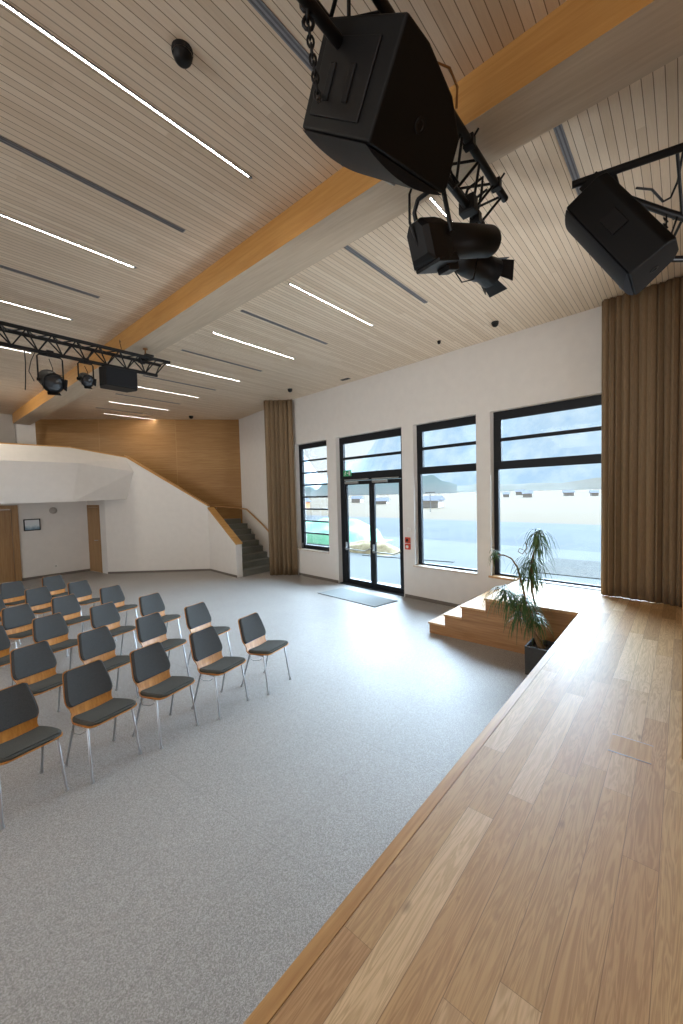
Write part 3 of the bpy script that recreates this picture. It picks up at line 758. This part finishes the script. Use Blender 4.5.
m.tube([(2.3+.6,.22,0), (2.5+.6,.2,-.06), (2.7+.6,.22,.0)], .007, 6); m.tube([(2.0+.6,.1,-.2), (2.2+.6,.05,-.1), (2.6+.6,.1,-.23), (2.9+.6,.12,-.21)], .007, 6)
m.build('cable', M['black'], TA)
for lx in (3.15, 3.62):
    m = MB(); m.box(lx-.025, lx+.025, -.034, .034, -.036, .034); m.tube([(lx, -.03, .02), (lx, -.06, .05)], .008, 6)
    m.build('clamp', M['black'], TA, .004)

# cross truss over the stage
TC = empty('lighting_truss', (3.41, .62, 4.48), 0, 'black truss end over the stage carrying the tilted speaker', 'truss')
def tc(p): return (p[0]-3.41, p[1]-.62, p[2]-4.48)
MB().tube([tc((3.40,.64,4.48)), tc((3.47,.30,4.48)), tc((3.66,-.62,4.48))], .025, 12).build('chord', M['black'], TC)
MB().tube([tc((3.46,.52,4.44)), tc((3.86,.12,4.28)), tc((4.3,-.32,4.12))], .025, 12).build('chord', M['black'], TC)
MB().tube([tc((4.2,.21,4.12)), tc((4.55,-.2,4.12))], .022, 12).build('chord', M['black'], TC)
for p, q, rr in (((3.40,.6,4.48), (3.50,.48,4.43), .018), ((3.52,.06,4.48), (3.95,.03,4.24), .01), ((3.6,-.3,4.48), (4.1,-.12,4.19), .01), ((3.95,.03,4.24), (4.25,.15,4.12), .01)):
    MB().tube([tc(p), tc(q)], rr, 8).build('strut', M['black'], TC)
m = MB(); m.lathe([(.03,0), (.03,-.02), (.012,-.02), (.012,-.47)], tc((3.64,-.5,4.949)), (0,0,1), 10); m.build('hanger', M['black'], TC)
m = MB(); m.tube([tc(p) for p in ((3.62,.28,4.4), (3.75,.2,4.42), (3.85,.14,4.36), (3.95,.1,4.42), (3.92,.06,4.5), (3.75,.03,4.6))], .008, 6); m.tube([tc(p) for p in ((3.8,.18,4.3), (3.95,.12,4.34), (4.0,.08,4.28), (3.9,.06,4.24), (3.98,.1,4.15))], .007, 6); m.build('cable', M['black'], TC)

# ------------------------------------------------------------------ loudspeakers
def frame3(yaw, tilt, roll):
    rr = Vector((math.cos(yaw), math.sin(yaw), 0)); fw = Vector((-math.sin(yaw), math.cos(yaw), 0)); u = Vector((0,0,1))
    n = fw*math.cos(tilt)-u*math.sin(tilt); u2 = u*math.cos(tilt)+fw*math.sin(tilt)
    r2 = rr*math.cos(roll)+u2*math.sin(roll); u3 = u2*math.cos(roll)-rr*math.sin(roll)
    return r2, u3, n
def oriented(name, P, ypr, label, sc=1.0):
    r_, u, n = frame3(*[math.radians(a) for a in ypr])
    o = empty(name, (0,0,0), 0, label, 'speaker')
    Mx = Matrix((r_, n, u)).transposed().to_4x4(); Mx.translation = Vector(P); Mx = Mx @ Matrix.Scale(sc, 4)
    o.matrix_world = Mx; o.rotation_mode = 'XYZ'
    return o, Mx.inverted()
def cabinet(root, prof, H, front, mats=None):
    """prof: plan outline (r, n) behind the baffle; front bulges outwards"""
    m = MB(); m.prism(prof, 0, H); cab = m.build('cabinet', M['blackplastic'], root, .012, 3)
    return cab
def grille(root, W, H, bulge, z0=.015):
    N = 14; rows = []
    for j in range(2):
        rows.append([(W*(k/N), .004 + bulge*math.sin(PI*k/N)**.8 if 0 < k < N else .004, z0 if j == 0 else H-z0) for k in range(N+1)])
    m = MB(); m.grid(rows)
    for j in (0, 1): m.add(rows[j], [tuple(range(N+1))])
    return m.build('grille', M['grille'], root)
# large speaker on the near truss (origin: lower front left corner of the cabinet)
MB().tube([(3.55,.115,-.19), (3.50,.06,-.10), (3.42,.02,-.05), (3.36,.10,-.12), (3.44,.18,-.16), (3.52,.14,-.10), (3.58,.05,-.03)], .010, 6).build('cable', M['black'], TA)
MB().box(3.36, 3.44, .06, .17, -.26, -.15).build('clamp', M['black'], TA, .006)
root, inv = oriented('hanging_speaker', (1.446, 1.036, 3.783), (-13.5, 51.7, 6.3), 'large black loudspeaker hanging tilted from the nearest truss', 1.09)
W, H = .51, .515
cabinet(root, [(0,-.03), (.0,0), (W,0), (W,-.03), (.47,-.19), (.34,-.28), (.14,-.345), (-.0,-.36)][::1], H, None)
grille(root, W, H, .04)
MB().lathe([(.028,0), (.028,.004), (.016,.004), (.016,-.04)], (.22,-.14,-.001), (0,0,-1), 16).build('pole_socket', M['black'], root)
# recessed handle panel on the left side
m = MB(); m.box(-.008, .004, -.30, -.05, .10, .46); m.build('side_panel', M['black'], root, .004)
for z_ in (.20, .34): MB().box(-.016, -.004, -.22, -.10, z_, z_+.04).build('handle', M['blackplastic'], root, .006)
MB().box(.39, .425, .022, .036, .26, .30).build('badge', M['steel'], root, .002)
MB().box(.05, .46, -.33, -.2, H-.001, H+.05).build('back_bracket', M['black'], root, .008)
# yoke to the truss
m = MB()
for a_ in ((1.62, 1.17, 4.265), (2.05, 1.17, 4.265)):
    q = inv @ Vector((a_[0], a_[1]-.05, 4.06)); p = inv @ Vector(a_)
    m.tube([tuple(p), tuple(q)], .016, 8)
m.build('suspension_bar', M['black'], root)
# safety chain from truss to the side of the cabinet
m = MB(); A0 = Vector((1.245, 1.19, 4.30)); A1 = Vector((1.262, 1.15, 3.90)); N = 11
for i in range(N):
    c = A0.lerp(A1, (i+.5)/N); dd = (A1-A0).normalized(); sd = dd.orthogonal().normalized(); sd2 = dd.cross(sd)
    s_ = sd if i % 2 else sd2
    k = 1.6 if i < 3 else 1.0
    pts = [inv @ (c + dd*(.026*math.cos(t*2*PI/10)) + s_*(.013*k*math.sin(t*2*PI/10))) for t in range(10)]
    m.tube([tuple(p) for p in pts], .0045*k, 6, closed=True)
p1 = inv @ A1
m.tube([tuple(p1), (0.0, -.12, .44)], .006, 6)
m.build('chain', M['black'], root)
# cable loop at the back top
m = MB(); m.tube([(.28,-.30,.1), (.30,-.36,.12), (.36,-.37,.1), (.40,-.33,.06), (.42,-.27,.04)], .005, 6); m.build('cable', M['copper'], root)

# speaker on the cross truss over the stage
root, inv = oriented('hanging_speaker', (3.269, .286, 3.672), (-.5, 31.9, 0), 'black loudspeaker tilted downward above the stage curtain', 1.03)
W, H = .39, .68
cabinet(root, [(0,0), (W,0), (W,-.05), (.30,-.25), (.22,-.28), (.04,-.27), (0,-.22)], H, None)
grille(root, W, H, .045)
MB().lathe([(.026,0), (.026,.004), (.015,.004), (.015,-.03)], (.2,-.13,-.001), (0,0,-1), 16).build('pole_socket', M['black'], root)
MB().box(.30, .325, .028, .042, .08, .105).build('badge', M['steel'], root, .002)
MB().box(-.012, -.001, -.17, -.07, .28, .42).build('handle', M['black'], root, .004); MB().box(.392, .41, -.12, -.06, .25, .35).build('handle', M['black'], root, .006)
m = MB(); m.tube([tuple(inv @ Vector((3.47, .40, 4.46))), tuple(inv @ Vector((3.50, .36, 4.30))), (.1,-.22,.66)], .02, 8); m.tube([tuple(inv @ Vector((3.68, .30, 4.35))), (.3,-.2,.62)], .02, 8)
m.prism([(.05,-.24), (.32,-.24), (.32,-.12), (.05,-.12)], H-.02, H+.06)
m.build('suspension_bracket', M['black'], root)
m = MB(); m.tube([tuple(inv @ Vector((3.86,.12,4.27))), tuple(inv @ Vector((3.80,.12,4.05))), tuple(inv @ Vector((3.72,.14,3.9)))], .006, 6)
for i in range(5):
    c = inv @ Vector((3.84-.02*i, .12, 4.22-.05*i)); m.tube([(c.x+.014*math.cos(t*PI/4), c.y+.004, c.z+.024*math.sin(t*PI/4)) for t in range(8)], .004, 5, closed=True)
m.build('chain', M['black'], root)

# speaker box hung under the far truss
r = empty('hanging_speaker', (2.45, 6.46, 4.08), 0, 'black loudspeaker slung under the far truss beside the small lamp', 'speaker')
m = MB(); m.prism([(-.24,-.02), (-.20,-.15), (.24,-.15), (.27,-.05), (.2,.14), (-.18,.14)], -.135, .135); m.build('cabinet', M['blackplastic'], r, .01, 2)
MB().box(-.19, .235, -.168, -.150, -.125, .125).build('grille', M['grille'], r, .006)
m = MB(); m.box(-.16, -.10, -.02, .03, .13, .185); m.box(.12, .18, -.02, .03, .13, .185); m.tube([(-.13,.005,.15), (.15,.005,.15)], .012, 8); m.build('suspension_bracket', M['black'], r)

# ------------------------------------------------------------------ stage lamps
def fresnel(X, z, R, name, label, zc):
    r = empty(name, (X, 6.465, z), 0, label, 'stage lamp')
    d = Vector((.12, -.82, -.5)).normalized()
    MB().lathe([(R*.5,-R*1.5), (R*.85,-R*1.3), (R,-R*.9), (R,R*.5), (R*1.12,R*.55), (R*1.12,R*.75), (R*.86,R*.76)], (0,0,0), d, 22).build('housing', M['black'], r)
    MB().lathe([(R*.86,R*.70), (R*.5,R*.80), (0,R*.84)], (0,0,0), d, 20).build('lens', M['lens'], r)
    fl_ = MB(); u = d.orthogonal().normalized(); w = d.cross(u)
    for k in range(4):
        a = PI/4 + k*PI/2; e = u*math.cos(a)+w*math.sin(a); t = d.cross(e)
        p = d*R*.74 + e*R*1.0; q = d*R*1.1 + e*R*1.16
        fl_.add([p-t*R*.62, p+t*R*.62, q+t*R*.66, q-t*R*.66], [(0,1,2,3)])
    o = fl_.build('barn_door', M['black'], r); sd = o.modifiers.new('t', 'SOLIDIFY'); sd.thickness = .003
    H = zc - z
    MB().tube([(-R*1.18, 0, 0), (-R*1.18, 0, H-.06), (-R*1.0, 0, H-.035), (R*1.0, 0, H-.035), (R*1.18, 0, H-.06), (R*1.18, 0, 0)], .010, 8).build('yoke', M['black'], r)
    m = MB()
    for s in (-1, 1): m.lathe([(.022,0), (.022,.03)], (s*R*1.05, 0, 0), (s,0,0), 10)
    m.build('knob', M['black'], r)
    m = MB(); m.box(-.03, .03, -.025, .025, H-.04, H+.03); m.box(-.04, .04, -.035, .035, H-.0, H+.035); m.build('clamp', M['black'], r, .004)
    m = MB(); m.tube([(.02,.04,R*.9), (.04,.05,R*1.5), (0,.04,H-.06)], .005, 6); m.build('cable', M['black'], r)
fresnel(1.63, 3.90, .12, 'stage_lamp', 'larger black stage lamp hanging in a yoke from the far truss', 4.265)
fresnel(2.05, 4.0, .08, 'stage_lamp', 'smaller black stage lamp in a square yoke beside the slung speaker', 4.265)

# profile spot under the end of the near truss
r = empty('profile_spotlight', (2.3, 1.08, 3.80), 0, 'black tube profile spotlight hanging under the end of the near truss', 'stage lamp')
O = Vector((2.3, 1.08, 3.80))
p0, p1, p2 = Vector((2.02,1.13,3.665))-O, Vector((2.15,1.103,3.722))-O, Vector((2.70,.985,3.915))-O
d = (p2-p1).normalized()
MB().lathe([(.082,-.06), (.088,0), (.088,.05), (.092,.052), (.092,(p2-p1).length-.02), (.086,(p2-p1).length), (.072,(p2-p1).length), (.072,.30)], tuple(p1), d, 24).build('barrel', M['black'], r)
u = Vector((0,0,1)); u = (u-d*u.dot(d)).normalized(); w = d.cross(u)
m = MB(); secs = [(-.15,.055,.085,.0), (-.12,.078,.11,-.01), (-.01,.088,.12,-.015), (.05,.085,.10,.0)]
rows_ = []
for (t, hw, hh, dz) in secs:
    c = p1+d*t+u*dz; rows_.append([tuple(c+w*hw*a_+u*hh*b_) for a_, b_ in ((-1,-1), (1,-1), (1,.55), (.5,1), (-.5,1), (-1,.55), (-1,-1))])
m.grid(rows_, 0, False); m.add(rows_[0][:6], [(5,4,3,2,1,0)]); m.add(rows_[-1][:6], [(0,1,2,3,4,5)])
m.build('lamp_house', M['black'], r, .008)
m = MB(); c = p1+d*.03-u*.14
m.add([tuple(c+d*a_+w*b_+u*e_) for a_, b_, e_ in ((-.13,-.085,0), (.06,-.085,0), (.06,.085,0), (-.13,.085,0), (-.13,-.085,.02), (.06,-.085,.02), (.06,.085,.02), (-.13,.085,.02))], [(0,3,2,1), (4,5,6,7), (0,1,5,4), (1,2,6,5), (2,3,7,6), (3,0,4,7)])
c = p1+d*.09-u*.12
m.add([tuple(c+d*a_+w*b_+u*e_) for a_, b_, e_ in ((-.05,-.04,-.05), (.05,-.04,-.05), (.05,.04,-.05), (-.05,.04,-.05), (-.05,-.05,.05), (.05,-.05,.05), (.05,.05,.05), (-.05,.05,.05))], [(0,3,2,1), (4,5,6,7), (0,1,5,4), (1,2,6,5), (2,3,7,6), (3,0,4,7)])
m.build('bottom_plate', M['black'], r, .004)
top = Vector((2.33, 1.165, 4.26))-O
m = MB()
for s in (-1, 1):
    m.tube([tuple(p1+d*.03+w*s*.105), tuple(p1+d*.03+w*s*.105+u*.2), tuple(p1+d*.04+w*s*.07+u*.25)], .013, 8)
m.tube([tuple(p1+d*.04-w*.07+u*.25), tuple(p1+d*.04+w*.07+u*.25)], .013, 8); m.tube([tuple(p1+d*.04+u*.25), tuple(top)], .016, 8)
m.build('yoke', M['black'], r)
m = MB(); m.tube([tuple(p0-u*.02), tuple(p0-d*.03+u*.10), tuple(p0+d*.02+u*.24), tuple(p0+d*.14+u*.36), tuple(top-Vector((.04,0,.03)))], .007, 6); m.tube([tuple(p1+d*.12-u*.13), tuple(p1+d*.2-u*.23), tuple(p1+d*.33-u*.22), tuple(p1+d*.42-u*.10)], .004, 6); m.build('cable', M['black'], r)
m = MB(); m.box(top.x-.04, top.x+.04, top.y-.04, top.y+.04, top.z-.05, top.z+.03); m.lathe([(.02,0), (.02,.06)], (top.x, top.y-.04, top.z-.02), (0,-1,0), 8); m.build('clamp', M['black'], r, .005)

# lamp with barn doors behind it
O = Vector((2.85, 1.14, 3.90))
r = empty('barn_door_spotlight', tuple(O), 0, 'small black spotlight with barn doors behind the tube spotlight', 'stage lamp')
p0, p1 = Vector((2.72,1.17,3.90))-O, Vector((3.00,1.08,3.865))-O
d = (p1-p0).normalized(); Lh = (p1-p0).length
MB().lathe([(.0,-.05), (.06,-.05), (.10,0), (.105,.06), (.10,Lh*.6), (.088,Lh*.7), (.10,Lh), (.088,Lh)], tuple(p0), d, 22).build('housing', M['black'], r)
MB().lathe([(.088,Lh-.02), (.05,Lh+.0), (0,Lh+.006)], tuple(p0), d, 20).build('lens', M['lens'], r)
u = Vector((0,0,1)); u = (u-d*u.dot(d)).normalized(); w = d.cross(u); fl_ = MB()
for e, t in ((u,w), (-u,w), (w,u), (-w,u)):
    a_ = p1+e*.08; b_ = p1+d*.09+e*.115
    fl_.add([tuple(q) for q in (a_-t*.06, a_+t*.06, b_+t*.075, b_-t*.075)], [(0,1,2,3)])
o = fl_.build('barn_door', M['black'], r); sd = o.modifiers.new('t', 'SOLIDIFY'); sd.thickness = .004
top = Vector((2.93, 1.165, 4.262))-O; mid_ = p0+d*Lh*.45
m = MB()
for s in (-1, 1): m.tube([tuple(mid_+w*s*.115), tuple(mid_+w*s*.115+u*.15), tuple(mid_+w*s*.06+u*.2)], .009, 8)
m.tube([tuple(mid_-w*.06+u*.2), tuple(mid_+w*.06+u*.2)], .009, 8); m.tube([tuple(mid_+u*.2), tuple(top)], .012, 8); m.build('yoke', M['black'], r)
m = MB(); m.box(top.x-.03, top.x+.03, top.y-.035, top.y+.035, top.z-.05, top.z+.03); m.build('clamp', M['black'], r, .004)

# ------------------------------------------------------------------ outside
def gm(name, a, b_, scale, rough=.9, stretch=None):
    m = NT(name); tc = m.n('ShaderNodeTexCoord'); mp = m.n('ShaderNodeMapping'); m.l(tc.outputs['Object'], mp.inputs[0])
    if stretch: mp.inputs['Scale'].default_value = stretch
    f = m.noise(mp.outputs[0], scale, 4, .6)
    return m.fin(m.ramp(f, [(.35, a), (.65, b_)]), rough, 0, .1)
def mk_hazehill():  # haze painted as a paler colour towards the hill's foot
    m = NT('hazy_forest_hill'); x, y, z = m.xyz(); f = m.noise(m.vec(x, y, z), .09, 4, .6)
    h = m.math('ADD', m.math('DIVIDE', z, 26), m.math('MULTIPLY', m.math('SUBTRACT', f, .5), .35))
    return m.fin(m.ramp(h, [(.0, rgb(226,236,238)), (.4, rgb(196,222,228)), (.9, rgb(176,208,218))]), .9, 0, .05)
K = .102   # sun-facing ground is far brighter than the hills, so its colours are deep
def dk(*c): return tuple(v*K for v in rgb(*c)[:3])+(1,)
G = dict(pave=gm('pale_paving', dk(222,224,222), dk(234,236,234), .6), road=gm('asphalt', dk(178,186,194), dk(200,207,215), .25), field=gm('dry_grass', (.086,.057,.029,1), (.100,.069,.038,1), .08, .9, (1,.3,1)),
         far=gm('far_hill', rgb(218,220,214), rgb(230,230,224), .03), forest=mk_hazehill(), mount=gm('hazy_snowy_mountain', rgb(200,222,240), rgb(234,244,250), .012, .9),  # distance haze painted into the hill and mountain colours
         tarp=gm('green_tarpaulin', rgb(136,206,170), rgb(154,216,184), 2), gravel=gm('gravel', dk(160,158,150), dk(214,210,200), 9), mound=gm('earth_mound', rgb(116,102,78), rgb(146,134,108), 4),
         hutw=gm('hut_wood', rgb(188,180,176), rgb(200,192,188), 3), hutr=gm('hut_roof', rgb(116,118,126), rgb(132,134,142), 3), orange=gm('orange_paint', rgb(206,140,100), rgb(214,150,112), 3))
GZ = -.06
def band(name, x0, x1, mat, z=GZ, y0=-1, y1=1):
    # ground strip parallel to the window wall
    m = MB(); k = KW
    m.add([(x0+k*y0, y0, z), (x1+k*y0, y0, z), (x1+k*y1, y1, z), (x0+k*y1, y1, z)], [(0,1,2,3)])
    return m.build(name, mat)
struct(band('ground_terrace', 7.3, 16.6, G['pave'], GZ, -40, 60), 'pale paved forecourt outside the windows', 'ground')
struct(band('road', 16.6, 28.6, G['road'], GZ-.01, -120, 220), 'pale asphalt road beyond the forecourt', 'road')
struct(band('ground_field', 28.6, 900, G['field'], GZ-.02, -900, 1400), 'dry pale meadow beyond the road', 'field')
struct(MB().box(11.9, 14.6, -3, 3.3, GZ-.02, GZ+.02).build('ground_gravel', G['gravel']), 'strip of grey gravel outside the widest window', 'gravel')
struct(MB().prism([(12.2, 5.7), (12.4, 5.75), (12.0, 9.2), (11.8, 9.15)], GZ, GZ+.025).build('kerb', G['pave']), 'low stone kerb outside the middle tall window', 'kerb')
def ridge(name, dist, y0, y1, hf, mat, label, N=90, depth=.012):
    rows = []
    for j in range(6):
        t = j/5; row = []
        for i in range(N+1):
            yy = y0+(y1-y0)*i/N; hh = hf(yy)
            row.append((dist*(1+depth*t), yy*(1+depth*t), GZ-.3 + hh*t*(1+.03*math.sin(i*.45+j*1.7)*t)))
        rows.append(row)
    struct(MB().grid(rows).build(name, mat), label, 'hill')
ridge('hill', 420, -300, 900, lambda y: 7+2*math.sin(y*.011+1)+1.5*math.sin(y*.047)+.8*math.sin(y*.13), G['far'], 'low pale hills across the meadow')
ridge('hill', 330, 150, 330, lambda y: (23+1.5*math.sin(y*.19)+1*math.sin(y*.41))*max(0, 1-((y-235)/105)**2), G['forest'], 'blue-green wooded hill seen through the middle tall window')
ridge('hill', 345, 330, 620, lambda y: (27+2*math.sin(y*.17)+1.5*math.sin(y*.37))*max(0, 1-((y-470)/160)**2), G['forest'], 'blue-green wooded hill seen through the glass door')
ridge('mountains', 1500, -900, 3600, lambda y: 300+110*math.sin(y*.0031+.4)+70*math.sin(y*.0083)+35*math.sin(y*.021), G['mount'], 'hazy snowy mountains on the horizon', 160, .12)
def hut(X, Y, w, d, h, label, wall=None, ang=.3):
    r = empty('field_hut', (X, Y, GZ-.02), ang, label, 'hut', 'huts on the meadow')
    MB().box(-d/2, d/2, -w/2, w/2, 0, h).build('wall', wall or G['hutw'], r)
    m = MB(); e = .25
    m.add([(-d/2-e,-w/2-e,h-.1), (d/2+e,-w/2-e,h-.1), (d/2+e,w/2+e,h-.1), (-d/2-e,w/2+e,h-.1), (0,-w/2-e,h+d*.28), (0,w/2+e,h+d*.28)], [(0,4,5,3), (1,2,5,4), (0,1,4), (2,3,5), (0,3,2,1)])
    m.build('roof', G['hutr'], r)
hut(52, 27.3, 2.3, 2.0, 1.1, 'low hut with dark roof seen through the middle tall window', ang=.1)
hut(112, 31.4, 2.2, 2.4, 1.1, 'small hut near the centre of the widest window')
hut(118, 38.8, 1.6, 2.0, .9, 'small hut left of the centre in the widest window')
hut(126, 24.5, 2.4, 2.2, 1.0, 'small hut right of the centre in the widest window')
hut(150, 44.5, 2.8, 2.4, 1.3, 'distant hut at the left side of the widest window')
hut(120, 17.5, 1.6, 2.0, .9, 'small hut nearest the curtain in the widest window')
hut(76, 60, 2.2, 2.2, 1.0, 'hut seen through the left leaf of the glass door')
hut(66, 46, 2.6, 2.0, .7, 'long low hut seen through the right leaf of the glass door')
hut(46, 48.5, 2.4, 2.4, 1.2, 'orange hut seen through the narrow window', G['orange'])
r = empty('field_pole', (40.5, 21.6, GZ-.02), 0, 'thin grey pole on the meadow seen through the middle tall window', 'pole')
MB().tube([(0,0,0), (0,0,2.2)], .04, 8).build('shaft', M['alu'], r); MB().box(-.02, .02, -.6, .6, 2.15, 2.25).build('cross_arm', M['alu'], r)
# tarpaulin heap and earth mound
def heap(name, X, Y, sx, sy, h, mat, label, cat, seed, pw=.6):
    rnd = random.Random(seed); rows = []; N = 22
    for i in range(N+1):
        row = []
        for k in range(N+1):
            u, v = -1+2*i/N, -1+2*k/N; rr = max(0, 1-(abs(u)**2.6+abs(v)**2.6))
            z = h*rr**pw*(1+.16*math.sin(u*5+v*3+seed)+.08*math.sin(v*9-u*4))
            row.append((u*sx, v*sy, z))
        rows.append(row)
    o = MB().grid(rows).build(name, mat); o.location = (X, Y, GZ+.003); return tag(o, label, cat)
heap('tarpaulin_heap', 15.0, 13.4, 1.5, 2.6, .92, G['tarp'], 'heap under bright green tarpaulin outside the glass door', 'heap', 2, .4)
heap('earth_mound', 12.9, 9.6, .7, 1.4, .35, G['mound'], 'low heap of earth and dry grass before the green tarpaulin', 'heap', 5)

# ------------------------------------------------------------------ light
w = bpy.data.worlds.new('world'); SC.world = w; w.use_nodes = True; nt = w.node_tree; nt.nodes.clear()
out = nt.nodes.new('ShaderNodeOutputWorld'); bg = nt.nodes.new('ShaderNodeBackground'); tc = nt.nodes.new('ShaderNodeTexCoord'); sp = nt.nodes.new('ShaderNodeSeparateXYZ'); cr = nt.nodes.new('ShaderNodeValToRGB')
nz = nt.nodes.new('ShaderNodeTexNoise'); nz.inputs['Scale'].default_value = 3; nz.inputs['Detail'].default_value = 4
mx = nt.nodes.new('ShaderNodeMix'); mx.data_type = 'RGBA'; mx.blend_type = 'ADD'; mx.inputs[0].default_value = .12
nt.links.new(tc.outputs['Generated'], sp.inputs[0]); nt.links.new(sp.outputs[2], cr.inputs[0]); nt.links.new(tc.outputs['Generated'], nz.inputs[0])
cr.color_ramp.elements[0].position = 0; cr.color_ramp.elements[0].color = (.86,.94,1,1)
cr.color_ramp.elements[1].position = .6; cr.color_ramp.elements[1].color = (.62,.80,1,1)
nt.links.new(cr.outputs[0], mx.inputs[6]); nt.links.new(nz.outputs[0], mx.inputs[7])
nt.links.new(mx.outputs[2], bg.inputs[0]); bg.inputs[1].default_value = .78; nt.links.new(bg.outputs[0], out.inputs[0])

def sun(name, d, energy, angle, col):
    l = bpy.data.lights.new(name, 'SUN'); l.energy = energy; l.angle = math.radians(angle); l.color = col
    o = bpy.data.objects.new(name, l); COL.objects.link(o)
    o.rotation_euler = Vector(d).to_track_quat('-Z', 'Y').to_euler(); o.location = (12, 3, 9); return o
sun('daylight', (-1, .02, -.44), 42, 96, (.60,.79,1))
def portal(Y0, Y1, z0, z1):
    l = bpy.data.lights.new('sky_portal', 'AREA'); l.shape = 'RECTANGLE'; l.size = (Y1-Y0); l.size_y = z1-z0; l.cycles.is_portal = True
    o = bpy.data.objects.new('sky_portal', l); COL.objects.link(o)
    o.location = (wx((Y0+Y1)/2, .26), (Y0+Y1)/2, (z0+z1)/2)
    o.rotation_euler = Vector((-1, KW, 0)).to_track_quat('-Z', 'Z').to_euler()
for (a, c, z0, z1) in OPEN: portal(a, c, z0, z1)
def lamp(name, loc, e, size, col, d=(0,0,-1)):
    l = bpy.data.lights.new(name, 'AREA'); l.energy = e; l.size = size; l.color = col
    o = bpy.data.objects.new(name, l); COL.objects.link(o); o.location = loc; o.rotation_euler = Vector(d).to_track_quat('-Z', 'Y').to_euler()
lamp('stage_fill', (-2.5, -3.5, 4.6), 60, 2.5, (1,.96,.92), (.25,.5,-.8))  # added fill lamp behind the camera, not a stage fixture
lamp('hall_fill', (-5.5, 6, 4.6), 70, 2.5, (1,.93,.84), (.3,0,-.95))  # unseen lamp added to lift the general light in the hall
lamp('side_fill', (-8.6, 3.5, 2.4), 230, 4.0, (.97,.98,1), (1,.05,.02))  # added soft fill from the left to brighten the window wall
l = bpy.data.lights.new('ceiling_fill', 'SPOT'); l.energy = 900; l.spot_size = math.radians(58); l.spot_blend = 1; l.shadow_soft_size = .5; l.color = (.96,.98,1)  # out-of-view spot added to brighten the ceiling on the window side
o = bpy.data.objects.new('ceiling_fill', l); COL.objects.link(o); o.location = (4.4, -3.2, 1.5); o.rotation_euler = Vector((.6, 9.5, 3.6)).to_track_quat('-Z', 'Y').to_euler()
lamp('gallery_fill', (0.9, 12.3, 4.93), 40, .28, (1,.92,.80), (2.0,.45,-1.1))  # lamp added to brighten the leaning band of the parapet
lamp('stair_fill', (5.6, 13.0, 4.93), 7, .28, (1,.80,.55), (.1,.25,-1))  # extra fill lamp put in over the stairs and panel wall

# ------------------------------------------------------------------ camera
cam = bpy.data.cameras.new('camera'); cam.sensor_fit = 'AUTO'; cam.sensor_width = 36; cam.lens = 400*36/1024; cam.clip_end = 6000; cam.clip_start = .02
co = bpy.data.objects.new('camera', cam); COL.objects.link(co)
yaw, pitch, roll = math.radians(49.38511), math.radians(2.69951), math.radians(-1.49214)
f = Vector((math.sin(yaw), math.cos(yaw), 0)); rt = Vector((math.cos(yaw), -math.sin(yaw), 0)); up = Vector((0,0,1))
f2 = f*math.cos(pitch)-up*math.sin(pitch); u2 = up*math.cos(pitch)+f*math.sin(pitch)
r3 = rt*math.cos(roll)+u2*math.sin(roll); u3 = u2*math.cos(roll)-rt*math.sin(roll)
Mx = Matrix((r3, u3, -f2)).transposed().to_4x4(); Mx.translation = Vector((0,0,2.3)); co.matrix_world = Mx
SC.camera = co
SC.view_settings.view_transform = 'Standard'; SC.view_settings.look = 'None'; SC.view_settings.exposure = .5
SC.cycles.use_denoising = True; SC.cycles.max_bounces = 8; SC.cycles.diffuse_bounces = 5; SC.cycles.transparent_max_bounces = 12
SC.cycles.sample_clamp_indirect = 6; SC.cycles.caustics_reflective = False; SC.cycles.caustics_refractive = False
